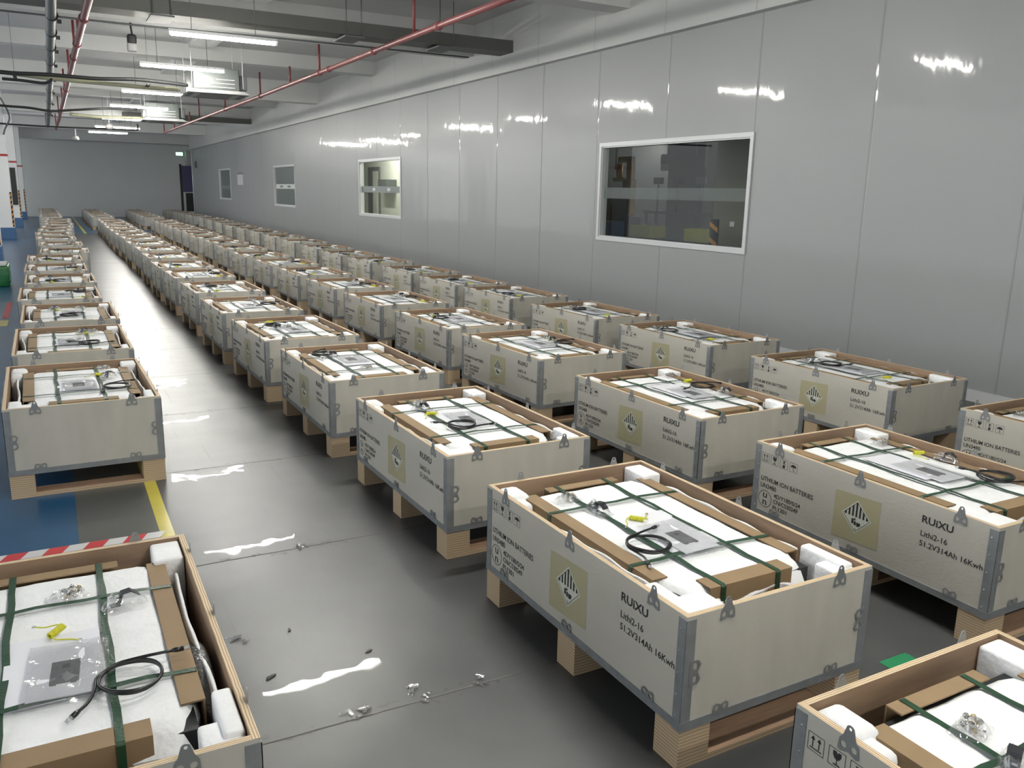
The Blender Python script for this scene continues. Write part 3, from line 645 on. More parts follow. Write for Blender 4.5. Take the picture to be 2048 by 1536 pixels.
def scrap(x, y, s, rz, label, m='scrap'):
    pts = [(s*random.uniform(0.5, 1)*math.cos(a), s*0.4*random.uniform(0.5, 1)*math.sin(a)) for a in [k*PI/3 for k in range(6)]]
    b = MB(); vs = [(p[0], p[1], 0.0) for p in pts]+[(p[0]*.9, p[1]*.9, 0.004) for p in pts]
    b.add(vs, [tuple(range(6, 12))]+[(k, (k+1) % 6, 6+(k+1) % 6, 6+k) for k in range(6)], m); b.obj('scrap', None, (x, y, 0.0), rz, label=label, category='scrap')
scrap(0.60, 2.66, 0.022, 1.3, 'dark square chip on the steel floor nearest the aisle middle')
scrap(0.48, 2.40, 0.03, 0.6, 'dark sliver on the floor beside the near left crate')
scrap(0.80, 2.41, 0.022, 0.4, 'tiny dark sliver on the floor left of big front crate')
def torn_tape(x, y, rz, s, label):
    b = MB(); random.seed(int(x*1000))
    for k in range(5):
        a = random.uniform(0, 2*PI); r1 = s*random.uniform(0.4, 1); pts = [(0.3*s*math.cos(a+1), 0.3*s*math.sin(a+1), 0.002), (r1*.5*math.cos(a), r1*.5*math.sin(a), 0.006), (r1*math.cos(a+.3), r1*.6*math.sin(a+.3), 0.003)]
        b.ribbon(pts, (math.sin(a), -math.cos(a), 0.2), s*0.22, 0.0006, 'bag')
    b.obj('torn_tape', None, (x, y, 0), rz, label=label, category='tape')
torn_tape(0.43, 2.66, 0, 0.07, 'torn clear tape on the floor beside near left crate')
torn_tape(0.66, 2.10, 0, 0.06, 'torn clear tape on the nearest floor seam, left piece')
torn_tape(0.86, 2.12, 1, 0.09, 'torn clear tape on the nearest floor seam, middle piece')
torn_tape(1.05, 2.09, 2, 0.05, 'torn clear tape on the nearest floor seam, right piece')
torn_tape(0.82, 3.34, 1, 0.05, 'torn clear tape on the second floor seam')

# ------------------------------------------------------------------ crate prototypes
CW, CL, HB, PZ, TH = 0.691, 1.10, 0.317, 0.125, 0.016
HX, HY, ZR = CW/2, CL/2, 0.125+0.317
def FR(face, a, z, off=0.0):
    """frame on a crate face; a runs left to right as one looks at that face"""
    if face == 'L': return (Vector((-HX-off, HY-a, z)), Vector((0, -1, 0)), Vector((0, 0, 1)), Vector((-1, 0, 0)))
    if face == 'R': return (Vector((HX+off, -HY+a, z)), Vector((0, 1, 0)), Vector((0, 0, 1)), Vector((1, 0, 0)))
    if face == 'F': return (Vector((-HX+a, -HY-off, z)), Vector((1, 0, 0)), Vector((0, 0, 1)), Vector((0, -1, 0)))
    return (Vector((HX-a, HY+off, z)), Vector((-1, 0, 0)), Vector((0, 0, 1)), Vector((0, 1, 0)))
def arc(cx, cy, r, a0, a1, n=6): return [(cx+r*math.cos(R(a0+(a1-a0)*k/n)), cy+r*math.sin(R(a0+(a1-a0)*k/n))) for k in range(n+1)]
TAB = arc(0, 0.030, 0.011, 0, 180) + [(-0.017, 0.006), (-0.027, -0.012), (-0.030, -0.045)] + [(-0.022, -0.049), (-0.008, -0.044), (0, -0.040), (0.008, -0.044), (0.022, -0.049)] + [(0.030, -0.045), (0.027, -0.012), (0.017, 0.006)]
TAB = [(x*0.86, y*0.72) for x, y in TAB]
TABH = [(0, 0.0215, 0.0038), (-0.0125, -0.0185, 0.0075), (0.0125, -0.0185, 0.0075)]
BCL = [(-0.036, -0.016), (-0.034, 0.012), (-0.022, 0.020), (-0.006, 0.014), (0, 0.010), (0.006, 0.014), (0.022, 0.020), (0.034, 0.012), (0.036, -0.016), (0.012, -0.018), (-0.012, -0.018)]
BCH = [(-0.019, 0.001, 0.0105), (0.019, 0.001, 0.0105)]
BCL2 = [(x*0.74, y*0.74) for x, y in BCL]; BCH2 = [(x*0.74, y*0.74, r*0.74) for x, y, r in BCH]
TAB_POS = [('L', 0.135), ('L', 0.55), ('L', 0.965), ('R', 0.135), ('R', 0.55), ('R', 0.965), ('F', 0.135), ('F', 0.556), ('B', 0.135), ('B', 0.556)]

def art():
    """printing on the long left face, in (a, z) face coordinates -> dict of meshes data"""
    P = []   # (verts2d, faces)
    def q(pts): P.append((pts, [tuple(range(len(pts)))]))
    def rect(a0, z0, a1, z1): q([(a0, z0), (a1, z0), (a1, z1), (a0, z1)])
    def frame_(a0, z0, a1, z1, w=0.0012):
        rect(a0, z0, a1, z0+w); rect(a0, z1-w, a1, z1); rect(a0, z0+w, a0+w, z1-w); rect(a1-w, z0+w, a1, z1-w)
    def ring(cx, cz, r, w, n=36):
        vs = []; 
        for k in range(n):
            c, s_ = math.cos(2*PI*k/n), math.sin(2*PI*k/n); vs += [(cx+r*c, cz+r*s_), (cx+(r-w)*c, cz+(r-w)*s_)]
        P.append((vs, [(2*k, 2*((k+1) % n), 2*((k+1) % n)+1, 2*k+1) for k in range(n)]))
    # handling icons
    ic = [0.037, 0.090, 0.143, 0.196]; w = 0.042; z0, z1 = 0.236, 0.277
    for a in ic: frame_(a, z0, a+w, z1)
    a = ic[0]
    for c in (a+0.013, a+0.029):
        rect(c-0.0012, z0+0.010, c+0.0012, z1-0.010); q([(c-0.0055, z1-0.014), (c+0.0055, z1-0.014), (c, z1-0.005)])
    rect(a+0.006, z0+0.006, a+0.036, z0+0.0085)
    a = ic[1]; c = a+w/2
    q([(c-0.010, z1-0.005), (c-0.010, z1-0.014), (c-0.006, z1-0.021), (c, z1-0.024), (c+0.006, z1-0.021), (c+0.010, z1-0.014), (c+0.010, z1-0.005), (c+0.003, z1-0.005), (c+0.001, z1-0.010), (c-0.002, z1-0.005)])
    rect(c-0.001, z0+0.008, c+0.001, z1-0.023); rect(c-0.008, z0+0.005, c+0.008, z0+0.008)
    a = ic[2]; c = a+w/2
    rect(c-0.008, z1-0.009, c+0.008, z1-0.006); rect(c-0.003, z1-0.018, c+0.003, z1-0.009); rect(c-0.008, z1-0.020, c-0.001, z1-0.018); rect(c+0.001, z1-0.020, c+0.008, z1-0.018)
    q([(c-0.006, z0+0.004), (c+0.006, z0+0.004), (c+0.007, z0+0.014), (c+0.002, z0+0.018), (c-0.004, z0+0.017), (c-0.007, z0+0.012)])
    a = ic[3]; c = a+w/2
    q([(c+0.015*math.cos(R(t)), z0+0.021+0.012*math.sin(R(t))) for t in range(0, 181, 15)])
    rect(c-0.001, z0+0.008, c+0.001, z0+0.022); rect(c-0.001, z0+0.006, c+0.006, z0+0.008)
    def txt(s_, a0, zz, wd, h, bold=0.011): P.append(text_polys(s_, wd, h, bold, a0, zz))
    txt('LITHIUM ION BATTERIES', 0.043, 0.153, 0.290, 0.0205)
    txt('UN3480', 0.043, 0.1215, 0.091, 0.0205)
    ring(0.074, 0.073, 0.038, 0.0022)
    txt('u', 0.0625, 0.078, 0.022, 0.021, 0.004); txt('n', 0.0625, 0.045, 0.022, 0.021, 0.004)
    txt('4D/Y180/S/24', 0.124, 0.094, 0.148, 0.0185)
    txt('CN/C530249', 0.124, 0.068, 0.137, 0.0185)
    txt('PI:1201', 0.123, 0.041, 0.078, 0.0185)
    txt('RUiXU', 0.824, 0.2395, 0.121, 0.0265, 0.022)
    txt('Lithi2-16', 0.825, 0.189, 0.104, 0.021)
    txt('51.2V314Ah 16Kwh', 0.825, 0.152, 0.239, 0.021)
    return P
def art_mesh(P, mat_name, off):
    b = MB()
    for vs, fs in P:
        o, ex, ey, ez = FR('L', 0, PZ, off)
        b.add([o+ex*v[0]+ey*v[1] for v in vs], fs, mat_name)
    return b
def sticker():
    b = MB(); o, ex, ey, ez = FR('L', 0, PZ, 0.0)
    def q(pts, m, off): b.add([o+ex*p[0]+ey*p[1]+ez*off for p in pts], [tuple(range(len(pts)))], m)
    q([(0.440, 0.048), (0.655, 0.060), (0.652, 0.250), (0.442, 0.240)], 'patch', 0.0006)
    cx, cz, hw, hh = 0.550, 0.158, 0.070, 0.068
    q([(cx-hw, cz), (cx, cz-hh), (cx+hw, cz), (cx, cz+hh)], 'sticker', 0.0010)
    k = 0.90; t = 0.86    # thin border
    for (p, r_) in (((-1, 0), (0, -1)), ((0, -1), (1, 0)), ((1, 0), (0, 1)), ((0, 1), (-1, 0))):
        q([(cx+p[0]*hw*k, cz+p[1]*hh*k), (cx+r_[0]*hw*k, cz+r_[1]*hh*k), (cx+r_[0]*hw*t, cz+r_[1]*hh*t), (cx+p[0]*hw*t, cz+p[1]*hh*t)], 'ink', 0.0013)
    for i in range(-3, 4):
        a0, a1 = i*0.0165-0.0042, i*0.0165+0.0042
        f = lambda a: hh*t*(1-abs(a)/(hw*t))
        if i == 0: pts = [(cx+a0, cz), (cx+a1, cz), (cx+a1, cz+f(a1)), (cx, cz+hh*t), (cx+a0, cz+f(a0))]
        else: pts = [(cx+a0, cz), (cx+a1, cz), (cx+a1, cz+max(f(a1), 0)), (cx+a0, cz+max(f(a0), 0))]
        q(pts, 'ink', 0.0014)
    # battery group pictogram
    for dx, dz, w_, h_ in ((-0.020, -0.030, 0.010, 0.020), (-0.008, -0.034, 0.010, 0.016), (0.004, -0.036, 0.012, 0.016), (0.014, -0.032, 0.008, 0.012)):
        q([(cx+dx, cz+dz), (cx+dx+w_, cz+dz), (cx+dx+w_, cz+dz+h_), (cx+dx, cz+dz+h_)], 'ink', 0.0014)
    q([(cx-0.012, cz-0.012), (cx-0.004, cz-0.016), (cx+0.001, cz-0.008), (cx-0.003, cz-0.010), (cx-0.006, cz-0.002), (cx-0.008, cz-0.009)], 'ink', 0.0014)
    b.add(*[[o+ex*v[0]+ey*v[1]+ez*0.0014 for v in text_polys('9', None, 0.010, 0, cx-0.003, cz-hh+0.012)[0]], text_polys('9', None, 0.010, 0, cx-0.003, cz-hh+0.012)[1]], 'ink')
    return b

ART = art()
def panel(face):
    """one plywood wall: pale outside, brown inside, layered rim"""
    b = MB()
    if face in 'LR':
        s_ = -1 if face == 'L' else 1
        x0, x1 = sorted((s_*HX, s_*(HX-TH))); 
        b.box((x0, -HY, PZ), (x1, HY, ZR), 'veneer', {'x+' if face == 'L' else 'x-': 'inner_wood', 'z+': 'edge_x'})
    else:
        s_ = -1 if face == 'F' else 1
        y0, y1 = sorted((s_*HY, s_*(HY-TH)))
        b.box((-HX+TH, y0, PZ), (HX-TH, y1, ZR), 'veneer', {'y+' if face == 'F' else 'y-': 'inner_wood', 'z+': 'edge_y'})
    return b
def rails(b=None, which=None):
    out = []
    for i, (sx, sy) in enumerate(((-1, -1), (1, -1), (1, 1), (-1, 1))):
        bb = b or MB(); x, y = sx*HX, sy*HY; w = 0.030; e = 0.0022; zt = ZR-0.010
        xa, xb = sorted((x+sx*e, x-sx*w)); ya, yb = sorted((y+sy*e, y))
        bb.box((xa, ya, PZ), (xb, yb, zt), 'steel')
        xa2, xb2 = sorted((x+sx*e, x)); ya2, yb2 = sorted((y+sy*e, y-sy*w)); bb.box((xa2, ya2, PZ), (xb2, yb2, zt), 'steel')
        for k in range(5):
            z = PZ+0.03+k*0.062
            c = Vector((x+sx*e, y-sy*0.02, z)); bb.tube([c, c+Vector((sx*0.0015, 0, 0))], 0.0025, 'rivet', 6)
        out.append(bb)
    return out
def bottom_rail(face, b=None):
    bb = b or MB(); e = 0.003; h = 0.024
    if face == 'F': bb.box((-HX-e, -HY-e, PZ-0.008), (HX+e, -HY, PZ+h-0.008), 'steel').box((-HX-e, -HY-e, PZ-0.010), (HX+e, -HY+0.03, PZ-0.008), 'steel')
    if face == 'B': bb.box((-HX-e, HY, PZ-0.008), (HX+e, HY+e, PZ+h-0.008), 'steel')
    if face == 'L': bb.box((-HX-e, -HY, PZ-0.008), (-HX, HY, PZ+h-0.008), 'steel')
    if face == 'R': bb.box((HX, -HY, PZ-0.008), (HX+e, HY, PZ+h-0.008), 'steel')
    return bb
def corner_clip(sx, sy, b=None):
    bb = b or MB(); face = 'F' if sy < 0 else 'B'
    a = 0.034 if (face == 'F') == (sx < 0) else CW-0.034
    o, ex, ey, ez = FR(face, a, PZ+0.155, 0.003)
    bb.plate(BCL, BCH, 0.002, 'clip', (o, ey, ex*(1 if a < 0.3 else -1), ez))
    return bb
def pallet_block(i, j, b=None):
    bb = b or MB(); x = (-HX, HX-0.105)[i]; y = (-HY, -0.05, HY-0.10)[j]
    bb.box((x, y, 0.018), (x+0.105, y+0.10, PZ-0.010), 'block'); return bb
def pallet_board(j, b=None):
    bb = b or MB(); y = (-HY, -0.05, HY-0.10)[j]; bb.box((-HX, y, 0.0), (HX, y+0.10, 0.018), 'plank', {'y-': 'block', 'x-': 'block'}); return bb

def crate_full():
    t = top('shipping_crate', label='x', category='crate')
    for f in 'LRFB':
        p = panel(f).obj('long_side_panel' if f in 'LR' else 'end_panel', t)
        if f == 'L':
            art_mesh(ART, 'ink', 0.0008).obj('printed_markings', p)
            sticker().obj('hazard_sticker', p, label='striped black and white diamond sticker on yellowed tape')
    MB().box((-HX+TH, -HY+TH, PZ), (HX-TH, HY-TH, PZ+0.012), 'inner_wood').obj('base_panel', t)
    for bb in rails(): bb.obj('corner_rail', t, label='grey steel corner rail')
    for f in 'LRFB': bottom_rail(f).obj('bottom_rail', t)
    for f, a in TAB_POS:
        MB().plate(TAB, TABH, 0.0018, 'clip', FR(f, a, ZR, 0.0012)).obj('locking_tab', t)
        MB().plate(BCL2, BCH2, 0.0018, 'clip', FR(f, a, PZ+0.026, 0.004)).obj('bottom_clip', t)
    for sx in (-1, 1):
        for sy in (-1, 1): corner_clip(sx, sy).obj('corner_clip', t)
    for i in range(2):
        for j in range(3): pallet_block(i, j).obj('pallet_block', t)
    for j in range(3): pallet_board(j).obj('pallet_board', t)
    return t
def crate_far():
    t = top('shipping_crate', label='x', category='crate')
    b = MB()
    for f in 'LRFB':
        pb = panel(f); 
        for m_ in pb.mats: b.mi(m_)
        o = len(b.v); b.v += pb.v
        for f_, mi, sm in zip(pb.f, pb.m, pb.sm): b.f.append([k+o for k in f_]); b.m.append(b.mi(pb.mats[mi])); b.sm.append(sm)
    b.box((-HX+TH, -HY+TH, PZ), (HX-TH, HY-TH, PZ+0.012), 'inner_wood')
    p = b.obj('plywood_box', t)
    art_mesh(ART, 'ink', 0.0008).obj('printed_markings', p); sticker().obj('hazard_sticker', p)
    b = MB(); rails(b)
    for f in 'LRFB': bottom_rail(f, b)
    for f, a in TAB_POS: b.plate(TAB, TABH, 0.0018, 'clip', FR(f, a, ZR, 0.0012))
    for sx in (-1, 1):
        for sy in (-1, 1): corner_clip(sx, sy, b)
    b.obj('steel_edging', t)
    for j in range(3):
        b = MB(); pallet_block(0, j, b); pallet_block(1, j, b); pallet_board(j, b); b.obj('pallet_skid', t)
    return t

# ---- contents, in the same local frame as the crate (u from left wall, v from front wall)
def U(u): return u-HX
def V(v): return v-HY
FZ = ZR-0.030
def foam_wrap(seed, droop=1.0):
    b = MB(); nu, nv = 26, 40; u0, u1, v0, v1 = 0.088, 0.612, 0.128, 1.022
    vs = []; 
    for j in range(nv+1):
        for i in range(nu+1):
            v = v0+(v1-v0)*j/nv; ins = 0.026*min(1, max(0, (0.235-v)/0.05))+0.026*min(1, max(0, (v-0.935)/0.03)); u = u0+ins+(u1-u0-2*ins)*i/nu
            eu = min(i, nu-i)*(u1-u0)/nu; ev = min(v-v0, v1-v)
            z = FZ+0.004*noise.noise((u*7+seed, v*6, 0))+0.0015*noise.noise((u*30, v*30+seed, 2))
            # slack mounds near the ends, held down where the straps run
            ends = max(0, 1-abs(v-0.22)/0.10)+max(0, 1-abs(v-0.94)/0.08)
            z += 0.010*ends*(0.5+0.5*noise.noise((u*9+seed, v*5, 5)))
            if ev < 0.05: z -= (0.05-ev)**2/0.05*1.3*droop*(0.7+0.5*noise.noise((u*8+seed*2, 1, 1)))
            if eu < 0.03: z -= (0.03-eu)**2/0.03*1.6
            vs.append((U(u+0.004*noise.noise((v*6, seed, 1))*(1 if eu < 0.01 else 0)), V(v+0.012*noise.noise((u*8, seed, 3))*(1 if ev < 0.01 else 0)), z))
    fs = [(j*(nu+1)+i, j*(nu+1)+i+1, (j+1)*(nu+1)+i+1, (j+1)*(nu+1)+i) for j in range(nv) for i in range(nu)]
    b.add(vs, fs, 'foam', True)
    # hanging edge all round, with thickness
    rim = [i for i in range(nu+1)]+[j*(nu+1)+nu for j in range(1, nv+1)]+[nv*(nu+1)+i for i in range(nu-1, -1, -1)]+[j*(nu+1) for j in range(nv-1, 0, -1)]
    n = len(rim); low = []
    for k, r_ in enumerate(rim):
        x, y, z = vs[r_]; low.append((x*0.985, y*0.985, z-0.05-0.02*noise.noise((x*9+seed, y*9, 7))))
    b.add([vs[r_] for r_ in rim]+low, [(k, (k+1) % n, n+(k+1) % n, n+k) for k in range(n)], 'foam', True)
    return b
def angle_strip(kind, b=None):
    bb = b or MB(); t = 0.004; z = ZR-0.022
    def both(a, c, fm=None): bb.box(a, c, 'card', fm)
    if kind == 'L':
        both((U(0.086), V(0.245), z-t), (U(0.135), V(0.99), z), {'y-': 'card_edge', 'x+': 'card_edge'}); both((U(0.086)-t, V(0.245), z-0.07), (U(0.086), V(0.99), z), {'y-': 'card_edge'})
    if kind == 'R':
        both((U(0.572), V(0.215), z-t), (U(0.617), V(0.972), z), {'y-': 'card_edge', 'x-': 'card_edge'}); both((U(0.617), V(0.215), z-0.07), (U(0.617)+t, V(0.972), z), {'y-': 'card_edge'})
    if kind == 'B':
        both((U(0.195), V(0.992), z-t), (U(0.50), V(1.028), z)); both((U(0.195), V(1.028), z-0.07), (U(0.50), V(1.028)+t, z))
    if kind == 'F':
        both((U(0.196), V(0.136), z-t), (U(0.510), V(0.194), z), {'x-': 'card_edge', 'y+': 'card_edge'}); both((U(0.196), V(0.136)-t, z-0.10), (U(0.510), V(0.136), z), {'x-': 'card_edge'})
    return bb
def strap(kind, seed, b=None):
    bb = b or MB(); z = ZR-0.0215; zm = FZ+0.0045
    if kind[0] == 'v':
        u = 0.242 if kind[1] == '1' else 0.452
        pts = [(U(u), V(0.1285), z-0.10), (U(u), V(0.1285), z-0.004), (U(u), V(0.136), z+0.001), (U(u), V(0.19), z+0.0005)]
        for k in range(1, 12):
            v = 0.19+0.80*k/12; pts.append((U(u)+0.003*math.sin(k*1.3+seed), V(v), zm+0.0035+0.0015*math.sin(k*2+seed)))
        pts += [(U(u), V(0.995), z+0.0005), (U(u), V(1.028), z+0.001), (U(u), V(1.0345), z-0.004), (U(u), V(1.0345), z-0.08)]
        bb.ribbon(pts, (1, 0, 0), 0.0165, 0.0009, 'strap')
    else:
        v = 0.348 if kind[1] == '1' else 0.805
        pts = [(U(0.0795), V(v), z-0.07), (U(0.0795), V(v), z-0.004), (U(0.086), V(v), z+0.0015), (U(0.133), V(v), z+0.001)]
        for k in range(1, 8):
            u = 0.133+0.441*k/8; pts.append((U(u), V(v)+0.003*math.sin(k*1.7+seed), zm+0.0055+0.0012*math.sin(k*2+seed)))
        pts += [(U(0.574), V(v-0.006), z+0.001), (U(0.617), V(v-0.01), z+0.0015), (U(0.6225), V(v-0.01), z-0.004), (U(0.6225), V(v-0.01), z-0.07)]
        bb.ribbon(pts, (0, 1, 0), 0.0165, 0.0009, 'strap')
    return bb
def side_sheet(side, seed, b=None):
    """thin upright foam liner standing in the side gap, wavy"""
    bb = b or MB(); n = 24; th = 0.009; vs = []
    for k in range(n+1):
        v = 0.232+0.67*k/n
        if side == 'L': u = 0.058+0.012*math.sin(k/n*PI*1.0+seed*0.3)*0.8-0.018*math.exp(-((v-0.62-0.05*seed)/0.16)**2)*0.5
        else: u = 0.641+0.006*math.sin(k/n*PI*1.6+seed)
        zt = ZR-0.028-0.020*max(0, (v-0.80)/0.15)**2-0.004*math.sin(k*0.9+seed)
        vs += [(U(u)-th/2, V(v), zt-0.004), (U(u), V(v), zt), (U(u)+th/2, V(v), zt-0.004), (U(u)+th/2, V(v), PZ+0.02), (U(u)-th/2, V(v), PZ+0.02)]
    fs = [(k*5+i, k*5+(i+1) % 5, (k+1)*5+(i+1) % 5, (k+1)*5+i) for k in range(n) for i in range(5)]+[(0, 1, 2, 3, 4), tuple(n*5+i for i in (4, 3, 2, 1, 0))]
    bb.add(vs, fs, 'foam', True); return bb
def case_mesh(b=None):
    bb = b or MB(); bb.box((U(0.105), V(0.150), PZ+0.014), (U(0.598), V(1.012), FZ-0.016), 'black')
    bb.box((U(0.14), V(0.085), FZ-0.10), (U(0.56), V(0.150), FZ-0.06), 'black'); return bb
def pack_full(seed):
    t = top('battery_pack', label='x', category='battery pack')
    case_mesh().obj('battery_case', t); foam_wrap(seed).obj('foam_wrap', t)
    for s_ in 'LR': side_sheet(s_, seed).obj('foam_liner', t)
    for k in 'LRBF': angle_strip(k).obj('cardboard_edge_guard', t)
    for k in ('v1', 'v2', 'h1', 'h2'): strap(k, seed).obj('strap', t)
    return t
def pack_far(seed):
    t = top('battery_pack', label='x', category='battery pack')
    b = case_mesh(); 
    for s_ in 'LR': side_sheet(s_, seed, b)
    b.obj('liner_and_case', t); foam_wrap(seed).obj('foam_wrap', t)
    b = MB()
    for k in 'LRBF': angle_strip(k, b)
    b.obj('cardboard_edge_guards', t); b = MB()
    for k in ('v1', 'v2', 'h1', 'h2'): strap(k, seed, b)
    b.obj('straps', t); return t

def foam_block(which):
    """L-shaped corner pads"""
    b = MB(); zt = ZR-0.008; zb = PZ+0.014
    if which == 'FL': b.rbox((U(0.018), V(0.018), zb), (U(0.155), V(0.122), zt), 'foam', 0.012).rbox((U(0.018), V(0.11), zb), (U(0.078), V(0.225), zt-0.003), 'foam', 0.012)
    if which == 'FR': b.rbox((U(0.590), V(0.018), zb), (U(0.673), V(0.122), zt-0.012), 'foam', 0.008).rbox((U(0.632), V(0.05), zb), (U(0.673), V(0.218), zt), 'foam', 0.008)
    if which == 'BL': b.rbox((U(0.018), V(0.965), zb), (U(0.105), V(1.082), zt), 'foam', 0.022).rbox((U(0.018), V(0.905), zb), (U(0.082), V(0.99), zt-0.012), 'foam', 0.018)
    if which == 'BR': b.rbox((U(0.592), V(0.950), zb), (U(0.673), V(1.082), zt), 'foam', 0.009)
    return b
# small accessories, origin at their own base
def smooth_pts(pts, k=5):
    pts = [Vector(p) for p in pts]; sm = []
    for i in range(len(pts)-1):
        p0, p1, p2, p3 = pts[max(i-1, 0)], pts[i], pts[i+1], pts[min(i+2, len(pts)-1)]
        for j in range(k):
            t = j/k; sm.append(0.5*((2*p1)+(p2-p0)*t+(2*p0-5*p1+4*p2-p3)*t*t+(3*p1-p0-3*p2+p3)*t**3))
    sm.append(pts[-1]); return sm
def cable_coil(seed):
    t = top('patch_cable', label='x', category='cable'); rnd = random.Random(seed); pts = []
    rx, ry = 0.062+0.006*rnd.random(), 0.060+0.006*rnd.random()
    pts.append((-0.11, -0.075, 0.004)); pts.append((-0.085, -0.045, 0.004))
    for k in range(33):
        a = PI-k*2*PI/14; rr = 1.06+0.05*math.sin(k*0.31+seed)-0.003*k
        pts.append((rx*rr*math.cos(a), ry*rr*math.sin(a), 0.0038+0.0045*(k/14)+0.002*math.sin(k+seed)))
    a = PI-32*2*PI/14
    ex = Vector((math.cos(a-0.4), math.sin(a-0.4), 0)); last = Vector(pts[-1])
    tang = Vector((math.sin(a), -math.cos(a), 0))
    pts.append(last+tang*0.04+Vector((0, 0, 0.004))); pts.append(last+tang*0.085+ex*0.012+Vector((0, 0, 0.001)))
    sm = smooth_pts(pts, 3); MB().tube(sm, 0.0036, 'cable', 7).obj('cord', t)
    for end, d in ((sm[0], (sm[0]-sm[2]).normalized()), (sm[-1], (sm[-1]-sm[-3]).normalized())):
        MB().tube([end-d*0.004, end+d*0.006, end+d*0.020], [0.0045, 0.0062, 0.0058], 'cable', 8).obj('plug_boot', t)
        MB().tube([end+d*0.018, end+d*0.034], 0.0058, 'plug', 4).obj('clear_plug', t, label='clear plastic plug')
    return t
def ground_wire():
    t = top('coiled_wire', label='x', category='wire'); pts = []
    n = 9
    for k in range(n*8+1):
        a = 2*PI*k/8; pts.append((0.0065*math.cos(a), -0.025+0.050*k/(n*8), 0.0090+0.0065*math.sin(a)))
    MB().tube(pts, 0.0027, 'yellow', 5).obj('coil', t)
    for s_ in (-1, 1):
        e = smooth_pts([(0.0065, s_*0.025, 0.009), (0.020*-s_, s_*0.032, 0.006), (0.045*-s_, s_*0.020, 0.003), (0.068*-s_, s_*0.018, 0.003)], 4)
        MB().tube(e, 0.0017, 'yellow', 5).obj('lead', t)
        c = e[-1]; MB().tube([c+Vector((0.004*math.cos(a)-0.004*s_, 0.004*math.sin(a), 0)) for a in [k*PI/4 for k in range(9)]], 0.0013, 'ring', 5).obj('ring_terminal', t)
    return t
def crumple(b, w, l, h, seed, m, n=10):
    vs = []
    for j in range(n+1):
        for i in range(n+1):
            x = (i/n-.5)*w; y = (j/n-.5)*l; e = min(1, 4*min(i/n, 1-i/n))*min(1, 4*min(j/n, 1-j/n))
            vs.append((x*(1+0.12*noise.noise((i*.9, j*.9, seed))), y*(1+0.12*noise.noise((i*.9, j*.9, seed+9))), 0.001+h*e*(0.65+0.6*noise.noise((i*.8+seed, j*.8, 3)))))
    fs = [(j*(n+1)+i, j*(n+1)+i+1, (j+1)*(n+1)+i+1, (j+1)*(n+1)+i) for j in range(n) for i in range(n)]
    b.add(vs, fs, m, False)
def bolt_bag(seed):
    t = top('hardware_bag', label='x', category='bag'); rnd = random.Random(seed)
    for k in range(6):
        a = rnd.uniform(0, PI); p = Vector((rnd.uniform(-0.022, 0.022), rnd.uniform(-0.016, 0.016), 0.006+0.002*k)); d = Vector((math.cos(a), math.sin(a), 0.1))*0.012
        mt = 'brass' if k % 3 == 0 else 'chrome'
        MB().tube([p-d, p+d], 0.003, mt, 7).tube([p+d, p+d*1.35], 0.0065, mt, 6).obj('bolt', t)
    b = MB(); crumple(b, 0.095, 0.065, 0.026, seed, 'bag'); b.obj('plastic_bag', t); return t
def bracket_bag():
    t = top('bracket_bag', label='x', category='bag')
    MB().ribbon([(-0.034, 0, 0.004), (-0.012, 0, 0.004), (-0.004, 0, 0.034), (0.016, 0, 0.036), (0.036, 0, 0.020)], (0, 1, 0), 0.026, 0.002, 'dark_metal').obj('bracket', t)
    b = MB(); crumple(b, 0.11, 0.055, 0.040, 4, 'bag', 8); b.obj('plastic_bag', t); return t
def manual():
    t = top('manual_pouch', label='x', category='pouch')
    MB().box((-0.070, -0.10, 0.0005), (0.066, 0.10, 0.004), 'paper').obj('booklet', t)
    b = MB().box((-0.030, -0.045, 0.004), (0.028, 0.052, 0.0045), 'print_grey'); b.box((-0.008, 0.020, 0.0045), (0.008, 0.036, 0.0048), 'print_dark')
    b.box((-0.028, -0.050, 0.004), (-0.016, -0.045, 0.0045), 'print_grey').box((0.012, -0.050, 0.004), (0.024, -0.045, 0.0045), 'print_grey'); b.obj('cover_print', t)
    b = MB(); n = 12; vs = []
    for j in range(n+1):
        for i in range(n+1):
            x = -0.080+0.165*i/n; y = -0.135+0.27*j/n
            vs.append((x, y, 0.0052+0.003*noise.noise((i*.7, j*.5, 1))+(0.006*abs(noise.noise((j*.8, 2, 2))) if i > 9 else 0)+0.002*(i in (0, 1))))
    b.add(vs, [(j*(n+1)+i, j*(n+1)+i+1, (j+1)*(n+1)+i+1, (j+1)*(n+1)+i) for j in range(n) for i in range(n)], 'bag', True); b.obj('plastic_sleeve', t)
    return t
def sheet():
    b = MB(); b.box((-0.098, -0.15, 0.0), (0.098, 0.15, 0.0008), 'paper')
    return b

